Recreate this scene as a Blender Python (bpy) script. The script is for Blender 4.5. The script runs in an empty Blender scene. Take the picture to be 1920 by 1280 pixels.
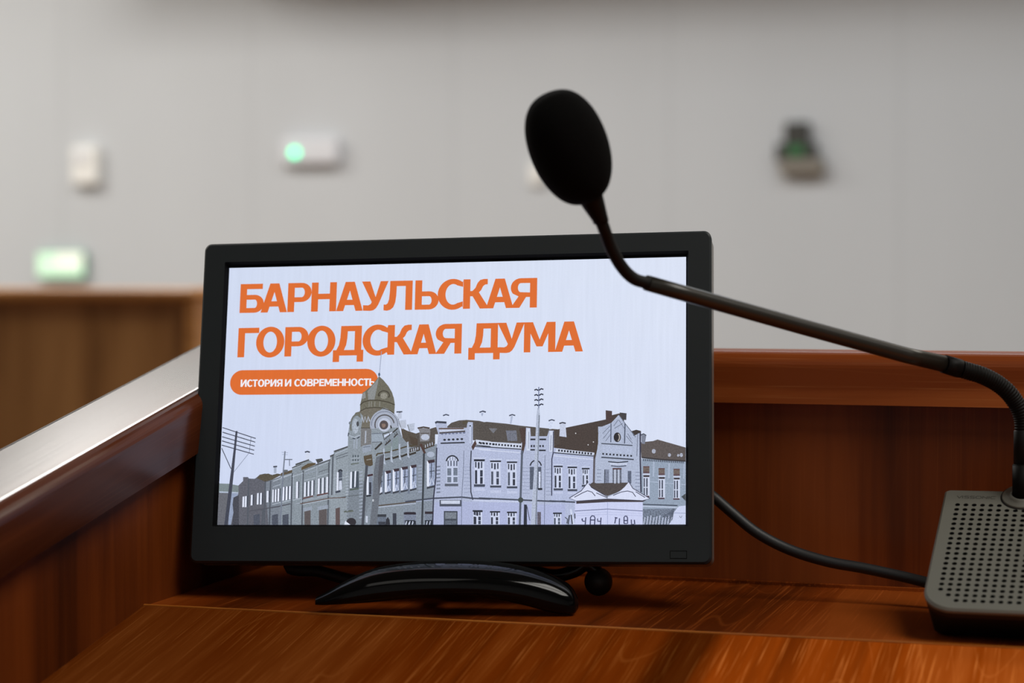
import bpy, math, random
import numpy as np
from mathutils import Vector, Matrix
from mathutils.geometry import tessellate_polygon

random.seed(7)
C = bpy.context.scene.collection
S = bpy.context.scene

# ------------------------------------------------------------------ camera, world, lights, exposure
EYE = 1.95                      # camera height above the hall floor
F_PX, PITCH, YAW = 3770.0, math.atan(119 / 3770.0), math.radians(17.51)
cam_d = bpy.data.cameras.new('camera')
cam = bpy.data.objects.new('camera', cam_d); C.objects.link(cam)
cam_d.sensor_width = 36.0
cam_d.lens = F_PX / 1920 * 36
cam_d.clip_start = 0.02
cam.location = (0, 0, EYE)
cam.rotation_euler = (math.pi / 2 - PITCH, 0, YAW)
cam_d.dof.use_dof = True
cam_d.dof.focus_distance = 1.235
cam_d.dof.aperture_fstop = 5.6
S.camera = cam

w = bpy.data.worlds.new('world'); S.world = w; w.use_nodes = True
w.node_tree.nodes['Background'].inputs[0].default_value = (0.75, 0.8, 0.9, 1)
w.node_tree.nodes['Background'].inputs[1].default_value = 0.05

S.view_settings.view_transform = 'Standard'
S.view_settings.look = 'None'
S.view_settings.exposure = 0.0
S.view_settings.gamma = 1.0
S.view_settings.use_curve_mapping = False

CEIL = 5.3
def lamp(x, y, power, col=(1, .97, .93), sx=2.4, sy=2.4, z=CEIL - .03):
    d = bpy.data.lights.new('ceiling_lamp', 'AREA'); d.shape = 'RECTANGLE'
    d.size, d.size_y, d.energy, d.color = sx, sy, power, col
    o = bpy.data.objects.new('ceiling_lamp', d); C.objects.link(o); o.location = (x, y, z)
    return o
WARM, COOL = (1, .96, .89), (.89, .95, 1)
lamp(-3.7, 5.9, 165, (1, .96, .91), 1.4, 2.0)
lamp(-7.6, 6.6, 215, WARM)
lamp(-.6, 6.3, 70, COOL)
lamp(2.6, 6.0, 85, (1, .93, .82))
lamp(-6.5, 2.5, 40, WARM)
lamp(2.4, .2, 150, WARM)
lamp(-.5, -3.0, 18, WARM)

# ------------------------------------------------------------------ geometry helpers
cp, sp = math.cos(PITCH), math.sin(PITCH)
LAT = np.array([math.cos(YAW), math.sin(YAW), 0.0]); FWD = np.array([-math.sin(YAW), math.cos(YAW), 0.0]); UP = np.array([0, 0, 1.0])
def ray(u, v):
    a, b, c = u - 960.0, F_PX, -(v - 640.0)
    return LAT * a + FWD * (b * cp + c * sp) + UP * (-b * sp + c * cp)
def at(u, v, depth):                       # point on the sight line at a distance along the camera axis
    p = ray(u, v) * (depth / F_PX); return np.array([p[0], p[1], p[2] + EYE])
def on_y(u, v, Y):                         # point on the sight line on an upright plane Y
    r = ray(u, v); p = r * (Y / r[1]); return np.array([p[0], p[1], p[2] + EYE])

class MB:
    def __init__(s): s.v, s.f, s.m, s.sm = [], [], [], []
    def add(s, vs, fs, mi=0, smooth=False):
        b = len(s.v); s.v += [tuple(map(float, p)) for p in vs]
        for f in fs:
            s.f.append([i + b for i in f]); s.m.append(mi); s.sm.append(smooth)
        return s
    def box(s, x0, x1, y0, y1, z0, z1, mi=0, M=None):
        vs = [(x, y, z) for z in (z0, z1) for y in (y0, y1) for x in (x0, x1)]
        if M is not None: vs = [M @ Vector(p) for p in vs]
        return s.add(vs, [(0, 2, 3, 1), (4, 5, 7, 6), (0, 1, 5, 4), (2, 6, 7, 3), (0, 4, 6, 2), (1, 3, 7, 5)], mi)
    def prism(s, prof, a, b, mi=0, smooth=False):   # prof: list of 3-D points; swept from a to b offset vectors
        n = len(prof); A = [Vector(p) + Vector(a) for p in prof]; B = [Vector(p) + Vector(b) for p in prof]
        fs = [(i, (i + 1) % n, n + (i + 1) % n, n + i) for i in range(n)]
        s.add(A + B, fs, mi, smooth); s.add(A, [list(range(n))[::-1]], mi); s.add(B, [list(range(n))], mi); return s
    def tube(s, pts, rad, n=20, mi=0, cap=True, smooth=True, flat=1.0, upv=None):
        P = [Vector(p) for p in pts]
        if not hasattr(rad, '__len__'): rad = [rad] * len(P)
        T = [(P[min(i + 1, len(P) - 1)] - P[max(i - 1, 0)]).normalized() for i in range(len(P))]
        N = Vector(upv) if upv else (Vector((0, 0, 1)) if abs(T[0].z) < .9 else Vector((1, 0, 0)))
        rings = []
        for i, p in enumerate(P):
            N = (N - T[i] * N.dot(T[i])).normalized(); B = T[i].cross(N)
            rings += [p + (N * math.cos(2 * math.pi * k / n) * flat + B * math.sin(2 * math.pi * k / n)) * rad[i] for k in range(n)]
        fs = [(i * n + k, i * n + (k + 1) % n, (i + 1) * n + (k + 1) % n, (i + 1) * n + k) for i in range(len(P) - 1) for k in range(n)]
        s.add(rings, fs, mi, smooth)
        if cap:
            b = len(s.v) - len(rings)
            s.f.append(list(range(b, b + n))[::-1]); s.m.append(mi); s.sm.append(False)
            e = b + (len(P) - 1) * n
            s.f.append(list(range(e, e + n))); s.m.append(mi); s.sm.append(False)
        return s
    def lathe(s, prof, M, n=32, mi=0, smooth=True):  # prof: (radius, height) pairs about local Z
        vs = [M @ Vector((r * math.cos(2 * math.pi * k / n), r * math.sin(2 * math.pi * k / n), z)) for r, z in prof for k in range(n)]
        fs = [(i * n + k, i * n + (k + 1) % n, (i + 1) * n + (k + 1) % n, (i + 1) * n + k) for i in range(len(prof) - 1) for k in range(n)]
        return s.add(vs, fs, mi, smooth)
    def poly(s, outer, holes, M, mi=0):               # flat outline with holes; outline points are 3-vectors in M's frame
        loops = [outer] + list(holes); flat = [Vector(p) for l in loops for p in l]
        tris = tessellate_polygon([[Vector(p) for p in l] for l in loops])
        return s.add([M @ p for p in flat], [t for t in tris], mi)
    def build(s, name, mats, parent=None, bevel=0, seg=3, angle=40):
        me = bpy.data.meshes.new(name)
        root = parent
        while root is not None and root.parent: root = root.parent
        off = root.location if root is not None else Vector((0, 0, 0))
        me.from_pydata([tuple(Vector(p) - off) for p in s.v], [], s.f)
        me.validate()
        if not isinstance(mats, (list, tuple)): mats = [mats]
        for m in mats: me.materials.append(m)
        if len(me.polygons) == len(s.f):
            for p, mi, sm in zip(me.polygons, s.m, s.sm): p.material_index = mi; p.use_smooth = sm
        o = bpy.data.objects.new(name, me); C.objects.link(o)
        if parent is not None: o.parent = parent
        if bevel:
            b = o.modifiers.new('bevel', 'BEVEL'); b.width = bevel; b.segments = seg; b.limit_method = 'ANGLE'; b.angle_limit = math.radians(angle); b.harden_normals = False
            for p in me.polygons: p.use_smooth = True
            o.modifiers.new('normals', 'WEIGHTED_NORMAL')
        return o

def tag(o, label=None, cat=None, group=None, kind=None):
    if label: o['label'] = label
    if cat: o['category'] = cat
    if group: o['group'] = group
    if kind: o['kind'] = kind
    return o
def thing(name, loc, label, cat, group=None):
    o = bpy.data.objects.new(name, None); C.objects.link(o); o.location = [float(q) for q in loc]; o.empty_display_size = .05
    return tag(o, label, cat, group)
def spline(pts, per=10):
    P = [np.array(p, float) for p in pts]; P = [2 * P[0] - P[1]] + P + [2 * P[-1] - P[-2]]; out = []
    for i in range(1, len(P) - 2):
        for k in range(per):
            t = k / per
            out.append(.5 * (2 * P[i] + (P[i + 1] - P[i - 1]) * t + (2 * P[i - 1] - 5 * P[i] + 4 * P[i + 1] - P[i + 2]) * t * t + (3 * P[i] - P[i - 1] - 3 * P[i + 1] + P[i + 2]) * t ** 3))
    return out + [P[-2]]
def rrect(x0, x1, z0, z1, r, n=8):
    o = []
    for cx, cz, a in ((x1 - r, z1 - r, 0), (x0 + r, z1 - r, 90), (x0 + r, z0 + r, 180), (x1 - r, z0 + r, 270)):
        o += [(cx + r * math.cos(math.radians(a + 90 * k / n)), cz + r * math.sin(math.radians(a + 90 * k / n))) for k in range(n + 1)]
    return o

# ------------------------------------------------------------------ materials
def lin(c):
    return tuple(((x / 255) / 12.92 if x <= 10 else (((x / 255) + .055) / 1.055) ** 2.4) for x in c) + (1,)
def mat(name, rgb, rough=.5, metal=0, spec=.5, emit=0, coat=0, bump=0, bscale=400, var=0):
    m = bpy.data.materials.new(name); m.use_nodes = True; nt = m.node_tree; b = nt.nodes['Principled BSDF']
    b.inputs['Base Color'].default_value = lin(rgb); b.inputs['Roughness'].default_value = rough; b.inputs['Metallic'].default_value = metal
    b.inputs['Specular IOR Level'].default_value = spec; b.inputs['Coat Weight'].default_value = coat
    if emit: b.inputs['Emission Color'].default_value = lin(rgb); b.inputs['Emission Strength'].default_value = emit
    if bump or var:
        tc = nt.nodes.new('ShaderNodeTexCoord'); nz = nt.nodes.new('ShaderNodeTexNoise'); nz.inputs['Scale'].default_value = bscale; nz.inputs['Detail'].default_value = 4
        nt.links.new(tc.outputs['Object'], nz.inputs['Vector'])
        if bump:
            bp = nt.nodes.new('ShaderNodeBump'); bp.inputs['Strength'].default_value = bump; bp.inputs['Distance'].default_value = .001
            nt.links.new(nz.outputs['Fac'], bp.inputs['Height']); nt.links.new(bp.outputs['Normal'], b.inputs['Normal'])
        if var:
            r = nt.nodes.new('ShaderNodeMapRange'); r.inputs['To Min'].default_value = 1 - var; r.inputs['To Max'].default_value = 1 + var
            mx = nt.nodes.new('ShaderNodeMix'); mx.data_type = 'RGBA'; mx.blend_type = 'MULTIPLY'; mx.inputs['Factor'].default_value = 1
            mx.inputs['A'].default_value = lin(rgb)
            nt.links.new(nz.outputs['Fac'], r.inputs['Value']); nt.links.new(r.outputs['Result'], mx.inputs['B']); nt.links.new(mx.outputs['Result'], b.inputs['Base Color'])
    return m
def wood(name, axis, dark, mid, light, rough=.3, band=9.0, fleck=.5, seed=0.0, coat=.0, spec=.5, x_tones=None, flen=9, tilt=0.0, contrast=1.5):
    """lacquered veneer; the grain runs along the given axis"""
    m = bpy.data.materials.new(name); m.use_nodes = True; nt = m.node_tree; N = nt.nodes; L = nt.links; b = N['Principled BSDF']
    tc = N.new('ShaderNodeTexCoord')
    def mapped(across, along, off=0):
        mp = N.new('ShaderNodeMapping'); sc = [across] * 3; sc[axis] = along
        mp.inputs['Scale'].default_value = sc; mp.inputs['Location'].default_value = (seed + off, seed * .7 + off, seed * 1.3 - off)
        rt = N.new('ShaderNodeMapping'); rt.inputs['Rotation'].default_value = (-tilt, 0, 0)      # turn the sloping boards level first
        L.new(tc.outputs['Object'], rt.inputs['Vector']); L.new(rt.outputs['Vector'], mp.inputs['Vector']); return mp
    def noise(mp, scale, detail=3, dist=0.0, rough_=.55):
        n = N.new('ShaderNodeTexNoise'); n.inputs['Scale'].default_value = scale; n.inputs['Detail'].default_value = detail; n.inputs['Distortion'].default_value = dist
        n.inputs['Roughness'].default_value = rough_
        L.new(mp.outputs['Vector'], n.inputs['Vector']); return n
    n1 = noise(mapped(band, .9), 1.0, 3, .4)                 # broad boards of tone
    n2 = noise(mapped(70, 2.5, 3), 1.0, 4, .6)               # streaks
    n3 = noise(mapped(950, flen, 5), 1.0, 2, .1)               # pores and flecks
    a = N.new('ShaderNodeMath'); a.operation = 'MULTIPLY_ADD'; a.inputs[1].default_value = .42
    n1c = N.new('ShaderNodeMath'); n1c.operation = 'MULTIPLY_ADD'; n1c.inputs[1].default_value = contrast; n1c.inputs[2].default_value = (1 - contrast) / 2; L.new(n1.outputs['Fac'], n1c.inputs[0])
    L.new(n2.outputs['Fac'], a.inputs[0]); L.new(n1c.outputs[0], a.inputs[2])
    cr = N.new('ShaderNodeValToRGB'); e = cr.color_ramp.elements
    e[0].position = .52; e[0].color = lin(dark); e[1].position = .9; e[1].color = lin(light)
    x = e.new(.70); x.color = lin(mid)
    L.new(a.outputs[0], cr.inputs['Fac'])
    # cathedral figure: thin pale contour lines of a slow noise
    n4 = noise(mapped(12, 1.3, 9), 1.0, 1, .15)
    w_ = N.new('ShaderNodeMath'); w_.operation = 'MULTIPLY'; w_.inputs[1].default_value = 14; L.new(n4.outputs['Fac'], w_.inputs[0])
    fr = N.new('ShaderNodeMath'); fr.operation = 'PINGPONG'; fr.inputs[1].default_value = .5; L.new(w_.outputs[0], fr.inputs[0])
    ln = N.new('ShaderNodeMapRange'); ln.inputs['From Min'].default_value = .475; ln.inputs['From Max'].default_value = .5; ln.inputs['To Max'].default_value = .4
    L.new(fr.outputs[0], ln.inputs['Value'])
    fl = N.new('ShaderNodeMapRange'); fl.inputs['From Min'].default_value = .58; fl.inputs['From Max'].default_value = .70; fl.inputs['To Max'].default_value = 1
    L.new(n3.outputs['Fac'], fl.inputs['Value'])
    mm = N.new('ShaderNodeMath'); mm.operation = 'MAXIMUM'; L.new(ln.outputs['Result'], mm.inputs[0]); L.new(fl.outputs['Result'], mm.inputs[1])
    ms = N.new('ShaderNodeMath'); ms.operation = 'MULTIPLY'; ms.inputs[1].default_value = fleck; L.new(mm.outputs[0], ms.inputs[0])
    mx = N.new('ShaderNodeMix'); mx.data_type = 'RGBA'; L.new(ms.outputs[0], mx.inputs['Factor']); L.new(cr.outputs['Color'], mx.inputs['A'])
    mx.inputs['B'].default_value = lin(tuple(min(255, c * 1.25 + 22) for c in light))
    out = mx.outputs['Result']
    if x_tones:                                                # tones across X: a dark wood streak, plus light painted rising to the right
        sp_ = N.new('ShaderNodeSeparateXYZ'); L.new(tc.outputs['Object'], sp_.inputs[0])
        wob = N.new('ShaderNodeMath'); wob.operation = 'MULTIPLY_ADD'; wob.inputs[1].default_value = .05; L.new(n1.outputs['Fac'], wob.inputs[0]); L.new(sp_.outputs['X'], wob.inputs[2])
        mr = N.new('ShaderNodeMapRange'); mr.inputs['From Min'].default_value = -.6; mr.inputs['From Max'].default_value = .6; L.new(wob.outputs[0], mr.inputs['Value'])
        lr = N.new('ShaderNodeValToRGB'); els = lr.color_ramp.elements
        for k_, (xx, vv) in enumerate(x_tones):
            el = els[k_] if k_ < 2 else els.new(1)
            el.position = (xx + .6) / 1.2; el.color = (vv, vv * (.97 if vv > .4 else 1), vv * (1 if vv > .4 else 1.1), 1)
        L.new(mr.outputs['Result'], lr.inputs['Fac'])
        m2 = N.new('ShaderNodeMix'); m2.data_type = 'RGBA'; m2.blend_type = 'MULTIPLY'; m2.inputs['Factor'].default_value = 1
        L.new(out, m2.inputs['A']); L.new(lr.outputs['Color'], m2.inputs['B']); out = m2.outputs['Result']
    L.new(out, b.inputs['Base Color'])
    b.inputs['Roughness'].default_value = rough; b.inputs['Coat Weight'].default_value = coat; b.inputs['Coat Roughness'].default_value = .18; b.inputs['Specular IOR Level'].default_value = spec
    bp = N.new('ShaderNodeBump'); bp.inputs['Strength'].default_value = .12; bp.inputs['Distance'].default_value = .0006
    L.new(n2.outputs['Fac'], bp.inputs['Height']); L.new(bp.outputs['Normal'], b.inputs['Normal'])
    return m

WD, WM_, WL = (84, 34, 5), (122, 52, 10), (146, 70, 22)
wood_desk = wood('wood_grain_across_desk', 1, WD, WM_, WL, .32, 9, .3, 0.3, spec=.10)
wood_slope = wood('wood_slope', 1, (112, 46, 6), (164, 74, 14), (200, 108, 42), .30, 8, .5, 4.2, spec=0, tilt=math.atan(.2016), contrast=.9, flen=14, x_tones=((-.56, .30), (-.44, .36), (-.26, .50), (-.235, .50), (-.228, .22), (-.205, .25), (-.198, .98), (.1, 1.1)))
wood_upright = wood('wood_upright', 2, (76, 32, 10), (118, 54, 16), (146, 72, 26), .38, 7, .08, 2.1, spec=.25)
wood_side_shaded = wood('wood_side_shaded', 2, (58, 23, 5), (88, 38, 9), (112, 52, 15), .42, 7, .06, 2.1, spec=.15)  # upright wood darkened; the cheek's shade is put into the colour
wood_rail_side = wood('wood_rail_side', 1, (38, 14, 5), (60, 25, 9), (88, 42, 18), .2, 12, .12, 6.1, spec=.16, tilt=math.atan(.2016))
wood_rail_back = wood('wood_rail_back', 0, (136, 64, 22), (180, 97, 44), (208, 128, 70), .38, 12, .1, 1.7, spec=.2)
wood_edge = wood('wood_edge', 0, (150, 84, 26), (190, 112, 42), (214, 140, 66), .35, 20, .2, 3.3, spec=.25)
wood_far = wood('wood_far', 2, (126, 82, 42), (172, 120, 68), (196, 142, 86), .45, 5, .1, 8.0)
wood_far_lit = wood('wood_far_lit', 0, (186, 124, 66), (214, 150, 84), (226, 168, 100), .4, 6, .1, 5.0)  # paler far wood; light falling on cap and post is in the colour

black_matte = mat('black_matte_plastic', (28, 36, 40), .46, bump=.05, bscale=2500)
black_lip = mat('black_lip_plastic', (6, 6, 7), .75, spec=.1)
black_gloss = mat('black_gloss_plastic', (7, 8, 9), .09, spec=.28)
black_shell = mat('shell_wall_sheen', (112, 108, 102), .3)  # black shell; the grey stands for the wall reflected in its side
black_rubber = mat('black_rubber', (30, 31, 33), .5, bump=.1, bscale=900)
mic_black = mat('mic_black_metal', (16, 15, 14), .55, spec=.15)
mic_tube = mat('mic_tube_paint', (40, 38, 32), .34, spec=.5)
mic_joint = mat('mic_joint_black', (14, 14, 13), .6, spec=.25)
foam = mat('black_foam', (10, 10, 10), .95, spec=.1, bump=.9, bscale=1500)
plate_grey = mat('grey_satin_plate', (109, 109, 101), .45, bump=.05, bscale=4000)
plate_ink = mat('dark_engraving', (52, 50, 46), .5)
base_black = mat('base_black_plastic', (24, 23, 22), .5)
hole_black = mat('hole_black', (8, 8, 8), .8)

def wall_mat(name, rgb):
    m = bpy.data.materials.new(name); m.use_nodes = True; nt = m.node_tree; N = nt.nodes; L = nt.links; b = N['Principled BSDF']
    tc = N.new('ShaderNodeTexCoord'); mp = N.new('ShaderNodeMapping'); L.new(tc.outputs['Object'], mp.inputs['Vector'])
    mp.inputs['Scale'].default_value = (1, 1, .35)
    n = N.new('ShaderNodeTexNoise'); n.inputs['Scale'].default_value = 1.3; n.inputs['Detail'].default_value = 5; L.new(mp.outputs['Vector'], n.inputs['Vector'])
    r = N.new('ShaderNodeMapRange'); r.inputs['To Min'].default_value = .92; r.inputs['To Max'].default_value = 1.06; L.new(n.outputs['Fac'], r.inputs['Value'])
    sx = N.new('ShaderNodeSeparateXYZ'); L.new(tc.outputs['Object'], sx.inputs[0])
    d = N.new('ShaderNodeMath'); d.operation = 'PINGPONG'; d.inputs[1].default_value = .58; L.new(sx.outputs['X'], d.inputs[0])   # wallpaper seams
    s2 = N.new('ShaderNodeMapRange'); s2.inputs['From Min'].default_value = 0; s2.inputs['From Max'].default_value = .02; s2.inputs['To Min'].default_value = .93; L.new(d.outputs[0], s2.inputs['Value'])
    k = N.new('ShaderNodeMath'); k.operation = 'MULTIPLY'; L.new(r.outputs['Result'], k.inputs[0]); L.new(s2.outputs['Result'], k.inputs[1])
    mx = N.new('ShaderNodeMix'); mx.data_type = 'RGBA'; mx.blend_type = 'MULTIPLY'; mx.inputs['Factor'].default_value = 1; mx.inputs['A'].default_value = lin(rgb)
    L.new(k.outputs[0], mx.inputs['B']); L.new(mx.outputs['Result'], b.inputs['Base Color']); b.inputs['Roughness'].default_value = .8
    return m
wall_paint = wall_mat('pale_grey_wallpaper', (208, 212, 216))
ceil_paint = mat('ceiling_paint', (150, 146, 140), .9, var=.04, bscale=2)
floor_mat = mat('floor_linoleum', (120, 96, 74), .5, var=.15, bscale=6)

# ------------------------------------------------------------------ the hall
X0, X1, Y0, Y1 = -11.0, 9.0, -6.0, 10.0
def struct(name, mb, m): return tag(mb.build(name, m), kind='structure')
struct('floor', MB().box(X0, X1, Y0, Y1, -.1, 0), floor_mat)
struct('ceiling', MB().box(X0, X1, Y0, Y1, CEIL, CEIL + .1), ceil_paint)
struct('wall_back', MB().box(X0, X1, Y1, Y1 + .15, 0, CEIL), wall_paint)
struct('shade_soffit_1', MB().box(-5.0, X1, Y1 - 1.0, Y1, 3.83, CEIL), ceil_paint)  # unseen soffit, added to shade the top of the back wall
struct('wall_left', MB().box(X0 - .15, X0, Y0, Y1, 0, CEIL), wall_paint)
struct('wall_right', MB().box(X1, X1 + .15, Y0, Y1, 0, CEIL), wall_paint)
struct('wall_front', MB().box(X0, X1, Y0 - .15, Y0, 0, CEIL), wall_paint)
DAIS = .55
struct('floor_dais', MB().box(-2.4, 2.4, -2.5, 1.9, 0, DAIS), floor_mat)

# ------------------------------------------------------------------ the wooden rostrum
Z0 = EYE - .2                                   # flat shelf height
XL, XR, YP = -.5815, .55, 1.2997                # inner faces: left cheek, right cheek, back panel
SL = .2016                                      # slope of the reading surface and of the side rails
YF = .52                                        # front edge towards the speaker
ros = thing('rostrum', (0, .9, DAIS), 'brown lacquered wooden rostrum with flat shelf, sloping front board and raised rails', 'rostrum')
def crease(x): return 1.096 + .0255 * (x - XL)
T = .022
MB().add([(XL, crease(XL), Z0), (XR, crease(XR), Z0), (XR, YP, Z0), (XL, YP, Z0), (XL, crease(XL), Z0 - T), (XR, crease(XR), Z0 - T), (XR, YP, Z0 - T), (XL, YP, Z0 - T)],
         [(0, 1, 2, 3), (7, 6, 5, 4), (0, 4, 5, 1), (1, 5, 6, 2), (2, 6, 7, 3), (3, 7, 4, 0)]).build('shelf', wood_desk, ros)
def zs(x, y): return Z0 - SL * (crease(x) - y)
top = [(XL, YF, zs(XL, YF)), (XR, YF, zs(XR, YF)), (XR, crease(XR), Z0 + .0004), (XL, crease(XL), Z0 + .0004)]
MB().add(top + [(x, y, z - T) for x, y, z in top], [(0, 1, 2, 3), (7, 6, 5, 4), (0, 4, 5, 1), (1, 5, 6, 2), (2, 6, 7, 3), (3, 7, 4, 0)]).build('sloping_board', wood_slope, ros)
e = MB(); a, b = (XL, crease(XL), Z0 + .0004), (XR, crease(XR), Z0 + .0004)
e.add([(a[0], a[1], a[2] - .001), (b[0], b[1], b[2] - .001), (b[0], b[1] + .0016, b[2] - .001), (a[0], a[1] + .0016, a[2] - .001),
       (a[0], a[1], a[2] + .0007), (b[0], b[1], b[2] + .0007), (b[0], b[1] + .0016, b[2] + .0009), (a[0], a[1] + .0016, a[2] + .0009)],
      [(4, 5, 6, 7), (0, 4, 7, 3), (1, 2, 6, 5), (0, 1, 5, 4), (3, 7, 6, 2)]).build('edge_strip', wood_edge, ros)
# back panel with its rail
MB().box(XL, XR, YP, YP + .022, DAIS, EYE - .062).build('back_panel', wood_upright, ros)
MB().box(XL, XR, YP - .004, YP, Z0, Z0 + .002).build('panel_bead', wood_desk, ros)
zt = EYE - .0472; yf = YP - .012; yb = YP + .042; zb = EYE - .0810
def rail_profile(y0, y1, z0, z1, r=.0105, n=8):            # (y, z) section, rounded on both upper arrises
    pr = [(y0, z0)]
    pr += [(y0 + r - r * math.cos(math.pi / 2 * k / n), z1 - r + r * math.sin(math.pi / 2 * k / n)) for k in range(n + 1)]
    pr += [(y1 - r + r * math.sin(math.pi / 2 * k / n), z1 - r + r * math.cos(math.pi / 2 * k / n)) for k in range(n + 1)]
    return pr + [(y1, z0)]
MB().prism([(0, y, z) for y, z in rail_profile(yf, yb, zb, zt)], (XL + .012, 0, 0), (XR + .03, 0, 0)).build('back_rail', wood_rail_back, ros)
# left cheek with its sloping rail
def ztop(y): return EYE - .0967 + SL * (y - 1.0326)
YE = YP + .042
ck = [(YF, DAIS), (YE - .02, DAIS), (YE - .02, ztop(YE - .02) - .02), (YF, ztop(YF) - .02)]
MB().prism([(XL - .022, y, z) for y, z in ck], (0, 0, 0), (.022, 0, 0)).build('side_panel', wood_side_shaded, ros)
MB().prism([(XR, y, z) for y, z in ck], (0, 0, 0), (.022, 0, 0)).build('side_panel', wood_side_shaded, ros)
def side_rail(xa, xb):
    pr = rail_profile(xa, xb, -.0368, 0, .0095)
    A = [(x, YF - .02, ztop(YF - .02) + z) for x, z in pr]; B = [(x, YE, ztop(YE) + z) for x, z in pr]; n = len(pr)
    m = MB(); m.add(A + B, [(i, (i + 1) % n, n + (i + 1) % n, n + i) for i in range(n)]); m.add(A, [list(range(n))]); m.add(B, [list(range(n))[::-1]])
    return m
side_rail(-.6405, XL + .012).build('side_rail', wood_rail_side, ros)
side_rail(XR - .012, XR + .06).build('side_rail', wood_rail_side, ros)

# ------------------------------------------------------------------ the monitor
MQ = np.array([-.41287219, 1.18011123, -.07083586 + EYE])
MR = Matrix(((0.99161988, -0.11885664, -0.05062719), (0.12719331, 0.96683586, 0.2214730), (0.0226246, -0.22605647, 0.97385142)))
MM = Matrix.Translation(Vector(MQ)) @ MR.to_4x4()
mon = thing('monitor', (MQ[0], MQ[1] + .02, Z0), 'black flat monitor showing a city council title slide, standing on the rostrum shelf', 'monitor')
OX, OT, OB = .1628, .0980, -.1068
HX0, HX1, HT, HB = -.1487, .1489, .0856, -.0842
FY = -.0045
def ring(outer, yo, inner, yi): return outer, yo, inner, yi
m = MB()
ro = rrect(-OX, OX, OB, OT, .0046, 6); ri = rrect(-OX + .0012, OX - .0012, OB + .0012, OT - .0012, .0038, 6)
hole = rrect(HX0, HX1, HB, HT, .0006, 6); hin = rrect(HX0 + .0012, HX1 - .0012, HB + .0012, HT - .0012, .0003, 6)
n = len(ro)
V3 = lambda l, y: [MM @ Vector((p[0], y, p[1])) for p in l]
m.poly([(p[0], FY, p[1]) for p in ri], [[(p[0], FY, p[1]) for p in hole]], MM)
def bridge(m, A, B, mi=0, sm=True): m.add(A + B, [(i, (i + 1) % n, n + (i + 1) % n, n + i) for i in range(n)], mi, sm)
bridge(m, V3(ri, FY), V3(ro, FY + .0012)); bridge(m, V3(ro, FY + .0012), V3(ro, .0015))
m.build('bezel', black_matte, mon)
lip = MB(); bridge(lip, V3(hole, FY), V3(hin, FY + .0032), 0, False); bridge(lip, V3(hin, FY + .0032), V3(hin, .0005), 0, False)
lip.build('bezel_lip', black_lip, mon)
bk = MB(); s1 = rrect(-OX + .0004, OX - .0004, OB + .0004, OT - .0004, .0045, 6); s2 = rrect(-OX + .012, OX - .012, OB + .02, OT - .012, .012, 6)
bridge(bk, V3(s1, .0015), V3(s1, .020)); bridge(bk, V3(s1, .020), V3(s2, .038)); bk.poly([(p[0], .038, p[1]) for p in s2], [], MM)
bk.build('back_shell', black_shell, mon)
gl = MB(); gl.box(HX0 - .001, HX1 + .001, .0004, .003, HB - .001, HT + .001, 0, MM); gl.build('panel_border', black_lip, mon)
sw = MB()
for x0, x1, z0, z1 in ((.1380, .1482, -.0992, -.0989), (.1380, .1383, -.1036, -.0989), (.1479, .1482, -.1036, -.0989), (.1380, .1482, -.1036, -.1033)):
    sw.box(x0, x1, FY - .0002, FY + .0005, z0, z1, 0, MM)
sw.box(.1383, .1479, FY - .00008, FY + .0005, -.1033, -.0992, 1, MM)
sw.build('sensor_window', [black_lip, black_matte], mon)

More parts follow.
